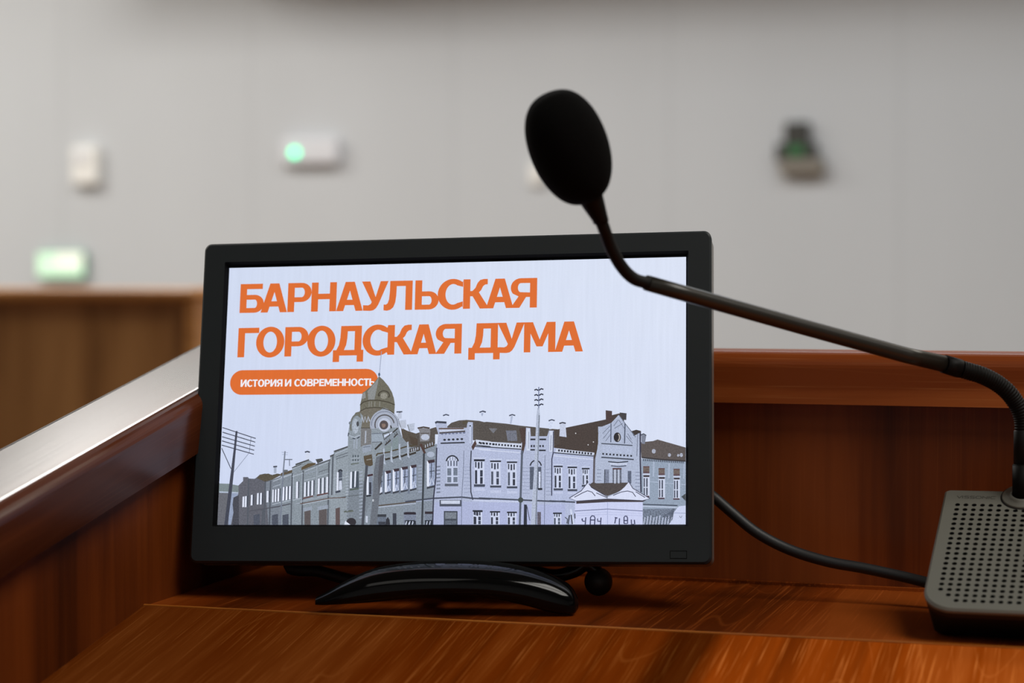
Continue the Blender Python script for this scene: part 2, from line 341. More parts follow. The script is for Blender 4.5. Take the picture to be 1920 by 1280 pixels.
# --- the slide on the screen: flat shapes laid one over another on the panel
SW, SH = .147, .0827
inv = MR.transposed()
def on_screen(u, v):
    r = Vector(ray(u, v)); nrm = MR.col[1]; q = Vector((MQ[0], MQ[1], MQ[2] - EYE))
    t = q.dot(nrm) / r.dot(nrm); p = inv @ (r * t - q); return p.x, p.z
class Slide:
    def __init__(s): s.v, s.f, s.c, s.g, s.layer = [], [], [], [], 1
    def raw(s, loops, col, layer=None, grain=0.0):
        y = -.00002 * (s.layer if layer is None else layer)
        loops = [[(min(SW, max(-SW, x)), min(SH, max(-SH, z))) for x, z in l] for l in loops]
        pts = [Vector((x, z, 0)) for l in loops for x, z in l]; b = len(s.v)
        for t in tessellate_polygon([[Vector((x, z, 0)) for x, z in l] for l in loops]):
            s.f.append([b + i for i in t]); s.c.append(col); s.g.append(grain)
        s.v += [(p.x, y, p.y) for p in pts]
    def poly(s, pts, col, layer=None, grain=.12): s.raw([[on_screen(*p) for p in pts]], col, layer, grain)
    def rect(s, x0, y0, x1, y1, col, layer=None, grain=.1): s.poly([(x0, y0), (x1, y0), (x1, y1), (x0, y1)], col, layer, grain)
    def stroke(s, pts, wd, col, layer=None, grain=.1):
        P = [np.array(p, float) for p in pts]; Lp, Rp = [], []
        for i, p in enumerate(P):
            d = P[min(i + 1, len(P) - 1)] - P[max(i - 1, 0)]; d = d / (np.hypot(*d) + 1e-9); nn = np.array([-d[1], d[0]]) * wd / 2
            Lp.append(p + nn); Rp.append(p - nn)
        b = len(s.v); y = -.00002 * (s.layer if layer is None else layer)
        for p in Lp + Rp:
            x, z = on_screen(*p); s.v.append((min(SW, max(-SW, x)), y, min(SH, max(-SH, z))))
        k = len(P)
        for i in range(k - 1):
            s.f.append([b + i, b + i + 1, b + k + i + 1, b + k + i]); s.c.append(col); s.g.append(grain)
    def ell(s, cx, cy, rx, ry, col, layer=None, grain=.1, a0=0, a1=360, n=28):
        s.poly([(cx + rx * math.cos(math.radians(a0 + (a1 - a0) * k / n)), cy - ry * math.sin(math.radians(a0 + (a1 - a0) * k / n))) for k in range(n + (a1 - a0 < 360))], col, layer, grain)
    def arc(s, cx, cy, rx, ry, a0, a1, wd, col, layer=None, n=18):
        s.stroke([(cx + rx * math.cos(math.radians(a0 + (a1 - a0) * k / n)), cy - ry * math.sin(math.radians(a0 + (a1 - a0) * k / n))) for k in range(n + 1)], wd, col, layer)
sl = Slide()
# ground of the slide: a cool white field in a coarse mesh
nx, ny = 16, 10
def sky(u, v): return (204 + 10 * u + 4 * v, 214 + 8 * u + 4 * v, 240 + 4 * u)
for i in range(nx):
    for j in range(ny):
        x0, x1 = -SW + 2 * SW * i / nx, -SW + 2 * SW * (i + 1) / nx; z0, z1 = -SH + 2 * SH * j / ny, -SH + 2 * SH * (j + 1) / ny
        b = len(sl.v); sl.v += [(x0, 0, z0), (x1, 0, z0), (x1, 0, z1), (x0, 0, z1)]; sl.f.append([b, b + 1, b + 2, b + 3]); sl.c.append(sky((i + .5) / nx, (j + .5) / ny)); sl.g.append(.012)

# --- lettering
def earc(cx, cy, rx, ry, a0, a1, n=14): return [(cx + rx * math.cos(math.radians(a0 + (a1 - a0) * k / n)), cy + ry * math.sin(math.radians(a0 + (a1 - a0) * k / n))) for k in range(n + 1)]
ST, BR = .236, .182
def bowl(w, y0, y1, t=BR, s=ST):
    r = (y1 - y0) / 2; cy = (y0 + y1) / 2; rx = min(w - s - .02, r * 1.05); cx = w - rx
    return earc(cx, cy, rx, r, 90, -90), earc(cx, cy, max(.03, rx - .24), max(.03, r - t + .015), 90, -90)
def glyph(ch, w):
    s, t = ST, BR
    if ch == 'Б':
        o, i = bowl(w, 0, .62); return [[(0, 0), (0, 1), (w * .93, 1), (w * .93, 1 - t), (s, 1 - t), (s, .62)] + o, [(s, .62 - t + .015)] + i + [(s, t - .015)]]
    if ch == 'Ь':
        o, i = bowl(w, 0, .62); return [[(0, 0), (0, 1), (s, 1), (s, .62)] + o, [(s, .62 - t + .015)] + i + [(s, t - .015)]]
    if ch == 'Р':
        o, i = bowl(w, .34, 1); return [[(0, 0), (0, 1)] + o + [(s, .34), (s, 0)], [(s, 1 - t + .015)] + i + [(s, .34 + t - .015)]]
    if ch == 'В':
        o, i = bowl(w * .96, .5, 1, .17); o2, i2 = bowl(w, 0, .54, .17)
        return [[(0, 0), (0, 1)] + o[:-3] + o2[3:], [(s, .84)] + i + [(s, .66)], [(s, .40)] + i2 + [(s, .155)]]
    if ch == 'А':
        h = .158; mm = (w / 2 - h); L = .248; k = lambda y: L + mm * y
        ya = (w / 2 - L) / mm
        return [[(0, 0), (w / 2 - h, 1), (w / 2 + h, 1), (w, 0), (w - L, 0), (w - k(.2), .2), (k(.2), .2), (L, 0)], [(k(.385), .385), (w - k(.385), .385), (w / 2, min(ya, .84))]]
    if ch == 'Н': return [[(0, 0), (0, 1), (s, 1), (s, .61), (w - s, .61), (w - s, 1), (w, 1), (w, 0), (w - s, 0), (w - s, .42), (s, .42), (s, 0)]]
    if ch == 'Г': return [[(0, 0), (0, 1), (w, 1), (w, 1 - t), (s, 1 - t), (s, 0)]]
    if ch == 'Т': return [[(w / 2 - s / 2, 0), (w / 2 - s / 2, 1 - t), (0, 1 - t), (0, 1), (w, 1), (w, 1 - t), (w / 2 + s / 2, 1 - t), (w / 2 + s / 2, 0)]]
    if ch == 'Е': return [[(0, 0), (0, 1), (w, 1), (w, 1 - t), (s, 1 - t), (s, .61), (w * .94, .61), (w * .94, .42), (s, .42), (s, t), (w, t), (w, 0)]]
    if ch == 'И': return [[(0, 0), (0, 1), (s, 1), (s, .36), (w - s - .02, 1), (w, 1), (w, 0), (w - s, 0), (w - s, .64), (s + .02, 0)]]
    if ch == 'Л': return [[(w, 0), (w, 1), (.21 * w, 1), (.205 * w, .62), (.185 * w, .38), (.14 * w, .24), (.08 * w, .195), (0, .2), (0, .0), (.12 * w, -.015), (.24 * w, .015), (.34 * w, .10), (.405 * w, .26), (.435 * w, .5), (.445 * w, 1 - t), (w - s, 1 - t), (w - s, 0)]]
    if ch == 'У': return [[(0, 1), (.29, 1), (w * .53, .46), (w - .27, 1), (w, 1), (w * .64, .2), (w * .56, .08), (w * .46, .01), (w * .34, -.01), (w * .07, 0), (w * .07, .19), (w * .26, .18), (w * .35, .22), (w * .39, .29)]]
    if ch == 'О': return [earc(w / 2, .5, w / 2, .525, 0, 360, 40)[:-1], earc(w / 2, .5, w / 2 - .255, .355, 0, 360, 32)[:-1]]
    if ch == 'С':
        cx = w * .60; o = earc(cx, .5, cx, .525, 52, 308, 30); i = earc(cx + .01, .5, cx - .255, .35, 300, 60, 24)
        return [[(w, .955)] + o + [(w, .045), (w, .255)] + i + [(w, .745)]]
    if ch == 'К': return [[(0, 0), (0, 1), (s, 1), (s, .60), (s + .07, .60), (w * .46, .70), (w * .54, .87), (w * .64, .97), (w * .78, 1.0), (w * .93, 1), (w * .93, .82), (w * .83, .81), (w * .75, .75), (w * .68, .62), (w * .60, .55), (w, 0), (w - .31, 0), (w * .36, .42), (s, .42), (s, 0)]]
    if ch == 'Я':
        o, i = bowl(w, .36, 1); f = lambda l: [(w - x, y) for x, y in l]
        return [[(w, 0), (w, 1)] + f(o)[:-4] + [(w * .30, .385), (0, 0), (.30, 0), (w - s - .13, .36), (w - s, .36), (w - s, 0)], [(w - s, 1 - t + .015)] + f(i) + [(w - s, .36 + t - .03)]]
    if ch == 'Д': return [[(0, -.215), (0, .185), (w * .11, .185), (w * .19, .36), (w * .23, .6), (w * .245, 1), (w * .93, 1), (w * .93, .185), (w, .185), (w, -.215), (w - .22, -.215), (w - .22, 0), (.22, 0), (.22, -.215)], [(w * .36, .185), (w * .43, .36), (w * .46, .58), (w * .47, 1 - t), (w * .93 - ST, 1 - t), (w * .93 - ST, .185)]]
    if ch == 'М': return [[(0, 0), (0, 1), (.29, 1), (w / 2, .42), (w - .29, 1), (w, 1), (w, 0), (w - ST, 0), (w - ST, .62), (w / 2 + .1, .19), (w / 2 - .1, .19), (ST - .02, .62), (ST - .02, 0)]]
ORANGE, OFFW = (220, 108, 46), (238, 238, 246)
def text_line(letters, base0, base1, cap0, col, layer):
    (u0, v0), (u1, v1) = base0, base1
    bx, bz = on_screen(u0, v0); _, tz = on_screen(*cap0); h = tz - bz
    for ch, a, b in letters:
        vb = v0 + (v1 - v0) * (a - u0) / (u1 - u0); ve = v0 + (v1 - v0) * (b - u0) / (u1 - u0)
        xa, za = on_screen(a, vb); xb, zb_ = on_screen(b, ve); wd = (xb - xa) / h
        sl.raw([[(xa + x * h, za + (zb_ - za) * (x / wd) + y * h) for x, y in l] for l in glyph(ch, wd)], col, layer)
text_line([('Б', 449, 494), ('А', 488.5, 538), ('Р', 538.5, 583), ('Н', 583, 630), ('А', 630, 680), ('У', 677, 727), ('Л', 719, 772.5), ('Ь', 777.5, 822), ('С', 820, 867.5), ('К', 868, 917), ('А', 911, 962.5), ('Я', 957, 1006.5)],
          (449, 586.7), (1007, 576.3), (450, 532.6), ORANGE, 2)
text_line([('Г', 445, 484), ('О', 479, 532), ('Р', 533, 577), ('О', 575, 628), ('Д', 624, 681), ('С', 679, 726), ('К', 726, 774), ('А', 769, 818), ('Я', 816, 865), ('Д', 878, 937), ('У', 932, 983), ('М', 982, 1041), ('А', 1040, 1093)],
          (445, 669.8), (1093, 658.6), (447, 614.9), ORANGE, 2)
xa, za = on_screen(431.5, 717.2); xb, zb2 = on_screen(709, 714.3); hh = (on_screen(560, 692.6)[1] - on_screen(560, 739)[1]) / 2
cap_l = [(xa + hh + hh * math.cos(math.radians(q)), za + hh * math.sin(math.radians(q))) for q in range(90, 271, 10)]
cap_r = [(xb - hh + hh * math.cos(math.radians(q)), zb2 + hh * math.sin(math.radians(q))) for q in range(-90, 91, 10)]
sl.raw([cap_l + cap_r], ORANGE, 2)
NW = {'И': .86, 'С': .74, 'Т': .72, 'О': .92, 'Р': .76, 'Я': .82, 'В': .8, 'Е': .66, 'М': 1.02, 'Н': .86, 'Ь': .78}
small = []
for wtxt, a, b in (('ИСТОРИЯ', 451, 529.5), ('И', 534, 546), ('СОВРЕМЕННОСТЬ', 551.5, 703)):
    tot = sum(NW[c] + .05 for c in wtxt) - .05; k = (b - a) / tot; x = a
    for c in wtxt: small.append((c, x, x + NW[c] * k)); x += (NW[c] + .05) * k
text_line(small, (451, 725), (703, 722.8), (451.3, 711.6), OFFW, 3)

# --- the old photograph of the town building
def crop(x0, y0, k): return lambda *p: [(x0 + x / k, y0 + y / k) for x, y in p]
c1, c2, c3, c4 = crop(405, 780, 6.093), crop(530, 780, 6.093), crop(640, 660, 6.093), crop(640, 780, 6.093)
c5, c6, c7, c8, c9 = crop(760, 760, 5.5625), crop(900, 760, 5.5625), crop(1030, 760, 5.564), crop(1150, 760, 5.564), crop(940, 700, 4.267)
def R(c, x0, y0, x1, y1, col, layer, g=.1): sl.poly(c((x0, y0), (x1, y0), (x1, y1), (x0, y1)), col, layer, g)
def P(c, pts, col, layer, g=.14): sl.poly(c(*pts), col, layer, g)
def K(c, pts, wd, col, layer, k=6.0): sl.stroke(c(*pts), wd / k, col, layer)
WHITE, DK, DK2, BRN, PALE, BLUE = (222, 228, 244), (42, 46, 56), (62, 68, 82), (80, 72, 66), (166, 175, 205), (140, 150, 178)
# far left: hill, wall, tree
P(c1, [(30, 768), (150, 772), (258, 792), (258, 870), (30, 870)], (124, 136, 140), 4)
P(c1, [(20, 868), (258, 872), (258, 1248), (0, 1248)], (104, 106, 114), 4, .2)
P(c1, [(165, 880), (258, 880), (230, 960), (170, 1240), (140, 1240)], (148, 160, 186), 5)
P(c1, [(200, 930), (262, 900), (262, 1248), (180, 1248), (200, 1100), (190, 1010)], (72, 74, 84), 6, .3)
P(c1, [(40, 858), (255, 868), (255, 882), (40, 874)], (178, 190, 210), 5)
# left wing, three tones of wall
P(c1, [(258, 790), (310, 740), (310, 695), (365, 695), (378, 712), (440, 715), (465, 700), (500, 668), (560, 655), (640, 668), (640, 1248), (200, 1248), (258, 1100)], (96, 98, 108), 4, .22)
P(c1, [(560, 760), (640, 725), (853, 645), (853, 1248), (600, 1248)], (122, 130, 142), 5, .2)
P(c2, [(-30, 680), (110, 640), (110, 585), (150, 560), (240, 520), (310, 505), (380, 548), (545, 490), (545, 455), (585, 430), (585, 395), (745, 340), (800, 340), (800, 1248), (-30, 1248)], (136, 146, 156), 5, .2)
P(c2, [(545, 470), (590, 440), (745, 385), (800, 380), (800, 1248), (545, 1248)], (144, 154, 164), 6, .2)
P(c1, [(465, 705), (500, 668), (600, 655), (640, 672), (700, 655), (760, 665), (650, 722), (560, 748)], (88, 82, 70), 7, .25)
P(c2, [(-20, 650), (110, 612), (110, 645), (-20, 682)], (90, 80, 66), 7)
P(c2, [(215, 585), (290, 540), (375, 532), (380, 552), (255, 602), (215, 618)], (92, 80, 62), 7, .2)
for q in ([(580, 398), (745, 340), (745, 356), (600, 410)], [(145, 545), (300, 490), (305, 505), (150, 562)], [(540, 450), (590, 430), (590, 445), (545, 470)], [(105, 585), (215, 545), (215, 556), (110, 600)], [(380, 548), (545, 490), (548, 505), (385, 565)], [(375, 492), (450, 482), (465, 510), (400, 540)]):
    P(c2, q, (74, 76, 78), 7)
K(c2, [(610, 465), (750, 415)], 8, (92, 98, 108), 7); K(c2, [(610, 490), (750, 445)], 8, (92, 98, 108), 7)
K(c2, [(250, 612), (545, 500)], 7, (96, 102, 112), 8); K(c2, [(410, 640), (530, 600)], 8, (96, 102, 112), 7); K(c2, [(255, 660), (380, 622)], 8, (150, 160, 176), 7)
for c, x, y0, y1 in ((c1, 375, 712, 1245), (c1, 565, 750, 1245), (c1, 625, 735, 1245), (c1, 540, 1050, 1245), (c2, 110, 650, 1245), (c2, 235, 620, 1245), (c2, 530, 500, 1245), (c2, 575, 450, 900)):
    K(c, [(x, y0), (x - 14, y1)], 16, (84, 90, 100), 7)
def slit(c, x0, y0, x1, y1, lay=8):
    P(c, [(x0, y0), (x1 + 14, y0 - 6), (x1 + 10, y1 - 6), (x0 - 3, y1)], (66, 72, 86), lay - 1); P(c, [(x0, y0), (x1, y0 - 3), (x1 - 3, y1 - 3), (x0 - 4, y1)], WHITE, lay, .04)
for q in ((305, 920, 325, 1040), (332, 915, 352, 1040), (400, 900, 420, 1020), (470, 880, 490, 1010), (505, 878, 525, 1010), (580, 855, 603, 985), (645, 840, 662, 985), (674, 838, 692, 980), (705, 830, 725, 975), (762, 810, 782, 965), (798, 805, 818, 960)): slit(c1, *q)
for q in ((5, 810, 22, 960), (38, 805, 58, 955), (75, 800, 95, 950), (155, 750, 178, 940), (248, 755, 268, 920), (290, 745, 308, 915), (332, 735, 352, 905), (405, 715, 425, 890), (452, 705, 472, 885), (500, 695, 520, 875), (620, 640, 640, 850)): slit(c2, *q)
P(c2, [(640, 620), (680, 618), (682, 840), (640, 845)], (84, 92, 106), 7); P(c2, [(645, 740), (676, 735), (680, 838), (642, 845)], (200, 208, 226), 9)
K(c2, [(640, 640), (645, 618), (665, 612), (682, 630)], 16, DK, 9); K(c2, [(605, 870), (660, 855)], 22, DK2, 8)
K(c2, [(232, 940), (350, 912)], 14, (96, 66, 66), 9); K(c2, [(390, 905), (520, 878)], 14, (96, 66, 66), 9)
K(c2, [(200, 1000), (545, 935), (720, 928)], 9, (98, 78, 70), 8); K(c1, [(380, 1085), (720, 1030), (853, 1000)], 14, (84, 86, 96), 8)
K(c2, [(200, 975), (540, 905)], 14, (150, 160, 172), 7)
for q in ((250, 1090, 320, 1248), (415, 1075, 505, 1248)):
    P(c2, [(q[0], q[1]), (q[2], q[1] - 18), (q[2], q[3]), (q[0], q[3])], (92, 86, 88), 8, .15); P(c2, [(q[0] - 15, q[1] - 40), (q[2] + 15, q[1] - 62), (q[2] + 15, q[1] - 20), (q[0] - 15, q[1])], (150, 160, 176), 8)
P(c2, [(605, 1055), (655, 1040), (655, 1248), (605, 1248)], (94, 80, 82), 8)
for x in (430, 640, 760): P(c1, [(x, 1130), (x + 70, 1115), (x + 70, 1248), (x, 1248)], (78, 84, 98), 8, .25)
P(c2, [(700, 1085), (800, 1070), (810, 1090), (700, 1100)], (96, 102, 96), 8)
sl.ell(*c2((785, 1210))[0], 9, 8, (50, 48, 54), 9); P(c2, [(715, 1195), (775, 1240), (775, 1248), (705, 1248)], WHITE, 10, 0)
for c, pts, wd in ((c2, [(112, 690), (235, 650)], 8), (c2, [(255, 628), (380, 580)], 9), (c2, [(405, 570), (530, 520)], 9), (c2, [(600, 430), (745, 372)], 9), (c2, [(-20, 700), (105, 662)], 9), (c2, [(110, 600), (215, 560)], 8), (c2, [(250, 735), (375, 700)], 6), (c2, [(400, 690), (525, 652)], 6), (c2, [(580, 720), (745, 690)], 5), (c2, [(225, 1010), (545, 945)], 7), (c2, [(120, 960), (215, 935)], 8),
                   (c1, [(650, 745), (853, 668)], 9), (c1, [(650, 810), (740, 778)], 7), (c1, [(640, 1010), (740, 985)], 9), (c1, [(755, 985), (853, 960)], 9)): K(c, pts, wd, (172, 182, 196), 8)
for x, y0, y1 in ((125, 660, 960), (225, 640, 1000), (392, 560, 900), (548, 560, 900), (600, 480, 900), (755, 400, 900)): K(c2, [(x, y0), (x - 8, y1)], 7, (164, 174, 188), 7)
for y in range(660, 900, 34): K(c2, [(722, y), (752, y - 5)], 11, (168, 178, 190), 8)
for x0, y0, x1, y1 in ((255, 912, 350, 890), (395, 878, 520, 848), (150, 955, 200, 945)): K(c2, [(x0, y0 + 48), (x1, y1 + 45)], 8, (160, 170, 184), 8)
# telegraph poles
P(c1, [(225, 170), (248, 170), (225, 420), (205, 640), (180, 880), (135, 1248), (95, 1248), (150, 800), (175, 600), (205, 360)], (66, 70, 84), 10, .2)
for a, b in (((75, 130), (455, 255)), ((75, 183), (450, 297)), ((70, 235), (445, 343)), ((68, 282), (438, 390)), ((66, 330), (433, 435))): K(c1, [a, b], 10, (58, 62, 78), 11)
K(c1, [(66, 365), (172, 600)], 9, (66, 70, 84), 11); K(c1, [(375, 425), (205, 638)], 5, (120, 128, 150), 11); K(c1, [(402, 240), (380, 420)], 5, (96, 102, 124), 10)
K(c1, [(790, 400), (765, 690), (735, 1248)], 15, (118, 126, 142), 10); K(c1, [(750, 412), (825, 418)], 4, (140, 148, 172), 10); K(c1, [(755, 438), (820, 440)], 4, (140, 148, 172), 10)
K(c2, [(20, 495), (112, 495)], 11, (104, 110, 124), 10); K(c2, [(78, 500), (80, 568)], 8, (96, 104, 122), 10)
R(c1, 662, 582, 692, 650, (166, 176, 196), 8); K(c1, [(655, 578), (700, 574)], 16, (66, 70, 84), 9)
K(c2, [(255, 412), (282, 403), (312, 412)], 16, (66, 70, 84), 9); R(c2, 262, 420, 308, 490, (206, 214, 234), 4, .02)
R(c2, 10, 612, 60, 640, (96, 100, 104), 8)
# right-hand street front, middle part: wall, roof, corner bay, long front
P(c5, [(-20, 250), (110, 292), (280, 236), (330, 222), (440, 215), (480, 180), (560, 155), (640, 150), (770, 160), (890, 190), (890, 380), (700, 360), (560, 300), (310, 300), (310, 400), (180, 430), (-20, 440)], (86, 81, 78), 4, .22)
P(c4, [(240, 250), (480, 250), (660, 140), (700, 250), (853, 420), (853, 1248), (220, 1248)], (132, 142, 154), 5, .2)
P(c5, [(-20, 440), (180, 430), (330, 400), (330, 1248), (-20, 1248)], (132, 142, 156), 5, .2)
P(c4, [(680, 130), (770, 175), (853, 205), (853, 330), (760, 300), (700, 250)], (86, 79, 72), 6, .2)
P(c5, [(310, 185), (430, 185), (440, 232), (640, 232), (650, 170), (705, 175), (705, 420), (692, 470), (692, 1248), (285, 1248), (320, 500), (345, 300)], (174, 183, 210), 6, .13)
P(c5, [(692, 420), (890, 440), (890, 1248), (690, 1248)], (178, 187, 216), 6, .12)
P(c6, [(-10, 180), (70, 170), (280, 190), (420, 210), (720, 240), (830, 250), (830, 400), (770, 420), (440, 400), (-10, 372)], (84, 79, 76), 4, .22)
P(c6, [(270, 260), (380, 260), (390, 370), (290, 370)], (112, 116, 130), 5, .3); P(c6, [(90, 235), (180, 240), (140, 290)], (116, 118, 126), 5, .3)
P(c6, [(-10, 372), (440, 400), (440, 1248), (-10, 1248)], (178, 187, 217), 6, .12)
P(c6, [(430, 400), (480, 230), (525, 235), (530, 320), (700, 320), (720, 260), (770, 262), (770, 1248), (410, 1248)], (176, 185, 212), 6, .13)
P(c6, [(760, 440), (890, 455), (890, 1248), (760, 1248)], (178, 187, 217), 6, .12)
P(c7, [(45, 258), (250, 215), (590, 145), (655, 100), (730, 82), (779, 95), (779, 560), (470, 540), (45, 480)], (72, 63, 60), 4, .2)
P(c7, [(20, 490), (470, 530), (490, 540), (490, 1248), (20, 1248)], (178, 187, 217), 6, .12)
P(c5, [(310, 1010), (590, 1000), (890, 1010), (890, 1248), (285, 1248)], (172, 180, 214), 7, .1)
P(c6, [(-10, 1010), (420, 1015), (420, 1248), (-10, 1248)], (174, 182, 218), 7, .1); P(c6, [(440, 1030), (890, 1030), (890, 1248), (440, 1248)], (174, 182, 218), 7, .1)
# parapets with dark dentils
P(c6, [(-60, 368), (440, 398), (440, 452), (-60, 420)], (204, 212, 232), 7); K(c6, [(-60, 424), (430, 456)], 12, DK2, 8)
P(c5, [(735, 355), (890, 375), (890, 425), (735, 410)], (204, 212, 232), 7); K(c5, [(740, 412), (890, 428)], 10, DK2, 8)
for i in range(14): R(c6, 2 + 31.5 * i, 383 + 2.6 * i, 20 + 31.5 * i, 403 + 2.6 * i, DK, 8)
for i in range(5): sl.ell(*c5((775 + 37 * i, 388 + 4 * i))[0], 1.9, 2, DK, 8)
P(c7, [(75, 448), (470, 492), (470, 535), (60, 490)], (204, 212, 232), 7); K(c7, [(45, 492), (470, 528)], 12, DK2, 8)
for i in range(12): R(c7, 92 + 30.5 * i, 458 + 3.2 * i, 110 + 30.5 * i, 480 + 3.2 * i, DK, 8)
# windows of the long front
def win(c, x0, y0, x1, y1, lay=8, sill=1):
    R(c, x0 - 6, y0 - 4, x1 + 6, y0 + 12, DK, lay + 1)
    R(c, x0, y0, x1, y1, (204, 212, 236), lay, .03); wd = x1 - x0; h = y1 - y0
    for a, b, t0, t1 in ((.06, .2, .08, .3), (.34, .52, .1, .34), (.66, .8, .08, .32), (.05, .27, .42, .95), (.58, .84, .42, .66), (.58, .84, .7, .95)):
        R(c, x0 + wd * a, y0 + h * t0, x0 + wd * b, y0 + h * t1, random.choice(((60, 66, 82), (78, 86, 104), (52, 56, 70))), lay + 1, .3)
    if sill: R(c, x0 - 6, y1 - 4, x1 + 8, y1 + 18, (70, 76, 92), lay + 2)
win(c5, 722, 565, 824, 825)
for q in ((-55, 570, 42, 830), (112, 578, 214, 838), (287, 588, 382, 846)): win(c6, *q)
for q in ((52, 632, 134, 868), (197, 642, 284, 876), (345, 655, 414, 830)): win(c7, *q)
for c, x0, y0, x1 in ((c5, 708, 1095, 800), (c6, -60, 1100, 22), (c6, 110, 1105, 205), (c6, 287, 1110, 380), (c7, 45, 1120, 125)): win(c, x0, y0, x1, 1246, 8, 0)
for c, pts in ((c5, [(0, 1003), (180, 980), (290, 968), (590, 955), (700, 968), (890, 975)]), (c6, [(-10, 965), (430, 985), (770, 1000), (890, 998)]), (c7, [(0, 995), (270, 1008)])): K(c, pts, 16, (72, 78, 94), 9, 5.56)
K(c5, [(700, 985), (890, 1000)], 14, (196, 204, 230), 8, 5.56); K(c6, [(-10, 990), (420, 1005)], 14, (196, 204, 230), 8, 5.56)
# corner bay
for c, q in ((c5, (705, 545, 840, 552)), (c6, (95, 558, 230, 565)), (c6, (270, 566, 400, 573)), (c7, (40, 614, 145, 620)), (c7, (185, 622, 295, 628)), (c7, (335, 636, 425, 642))): R(c, *q, (206, 214, 236), 8)
for c, q in ((c5, (712, 862, 828, 890)), (c6, (108, 884, 218, 912)), (c6, (282, 892, 388, 918)), (c7, (45, 900, 140, 920)), (c7, (192, 905, 290, 925))): R(c, *q, (192, 200, 228), 8)
for c, pts in ((c6, [(-10, 460), (420, 492)]), (c7, [(30, 522), (460, 562)]), (c5, [(720, 445), (890, 462)])): K(c, pts, 9, (206, 214, 236), 7, 5.56)
for q, col, wd in (([(312, 182), (330, 172), (430, 178)], DK2, 22), ([(350, 242), (610, 240)], (92, 74, 66), 14), ([(355, 287), (625, 268)], (78, 74, 78), 16), ([(368, 394), (620, 386)], DK, 14), ([(600, 185), (650, 165)], (84, 78, 66), 30)): K(c5, q, wd, col, 8, 5.56)
P(c5, [(360, 248), (610, 246), (620, 264), (360, 280)], (196, 204, 226), 7)
for i in range(5): sl.ell(*c5((410 + 45 * i, 358 - i * 2))[0], 2.6, 1.9, DK, 8)
for i in range(7): sl.ell(*c5((385 + 38 * i, 296 - i * 2))[0], 2.6, 1.6, (110, 118, 146), 8)
R(c5, 668, 195, 690, 395, (190, 200, 226), 8); sl.ell(*c5((677, 212))[0], 1.4, 1.6, DK, 9); K(c5, [(694, 220), (690, 400)], 5, (110, 118, 140), 8)
sl.ell(*c5((490, 600))[0], 10.6, 13, (200, 208, 232), 8, .03, 0, 180); R(c5, 430, 598, 550, 812, (196, 205, 230), 8, .03); sl.arc(*c5((490, 600))[0], 11.6, 13.6, 15, 165, 2.6, DK, 9)
for q in ((438, 655, 480, 730), (502, 650, 545, 730), (438, 745, 480, 802), (502, 745, 545, 800)): R(c5, *q, (112, 122, 140), 9, .25)
for x in (440, 470, 502, 530): R(c5, x, 575, x + 14, 632, (92, 100, 120), 9)
for x in (462, 490, 516): R(c5, x, 535, x + 10, 572, (130, 138, 160), 9)
R(c5, 412, 815, 552, 842, (92, 98, 112), 9)
for y in range(640, 940, 38): K(c5, [(325, y), (365, y - 4)], 16, (118, 127, 146), 8); K(c5, [(612, y), (680, y)], 4, (128, 138, 166), 8); K(c6, [(445, y + 10), (520, y + 12)], 4, (124, 134, 160), 8); K(c6, [(684, y + 25), (745, y + 27)], 4, (124, 134, 160), 8)
R(c5, 358, 985, 585, 1052, (76, 82, 98), 9); R(c5, 372, 990, 570, 1026, (200, 208, 228), 10)
R(c5, 402, 1100, 545, 1246, (70, 76, 88), 9, .25); R(c5, 415, 1115, 532, 1180, (120, 128, 140), 10, .3); R(c5, 415, 1200, 532, 1246, (96, 104, 118), 10, .3)
K(c5, [(688, 470), (680, 640), (684, 900), (705, 985)], 13, (58, 64, 80), 10); K(c5, [(612, 470), (605, 700), (590, 935), (585, 1246)], 6, (100, 108, 130), 9)
P(c5, [(690, 430), (730, 360), (745, 400), (705, 470)], (78, 60, 58), 9)
# pilasters and pipes of the middle
K(c6, [(440, 470), (432, 700), (415, 1246)], 24, (88, 96, 112), 9); P(c6, [(410, 240), (480, 230), (475, 400), (450, 510), (425, 510), (440, 400)], (76, 62, 60), 8, .25)
K(c6, [(765, 490), (750, 560), (748, 940)], 12, (54, 58, 82), 10); K(c6, [(678, 520), (672, 1246)], 6, (104, 112, 136), 9); K(c6, [(765, 270), (762, 500)], 9, (56, 60, 84), 10)
for q in ((485, 240, 520, 470), (724, 268, 762, 480)): R(c6, *q, (206, 214, 234), 8); 
K(c6, [(510, 275), (505, 450)], 5, (110, 118, 144), 9); K(c6, [(742, 310), (738, 470)], 6, (96, 104, 136), 9)
for q in ((526, 345, 582, 362), (620, 345, 690, 362), (526, 455, 578, 470), (615, 460, 686, 476)): R(c6, *q, DK, 9)
for x in (530, 556, 620, 650): R(c6, x, 412, x + 16, 434, DK, 9)
R(c6, 520, 640, 640, 876, (86, 94, 112), 8, .3); sl.arc(*c6((582, 640))[0], 10.5, 12, 10, 170, 2.4, DK, 9)
R(c6, 612, 690, 632, 860, (206, 214, 236), 9, .3); R(c6, 605, 860, 650, 882, DK, 9)
P(c6, [(460, 1030), (490, 1035), (490, 1246), (455, 1246)], (48, 52, 64), 9); R(c6, 598, 1110, 636, 1246, (96, 92, 104), 9, .3); K(c6, [(490, 1050), (520, 1200)], 8, DK2, 9)
sl.ell(*c6((425, 985))[0], 5, 5, (66, 74, 74), 10)
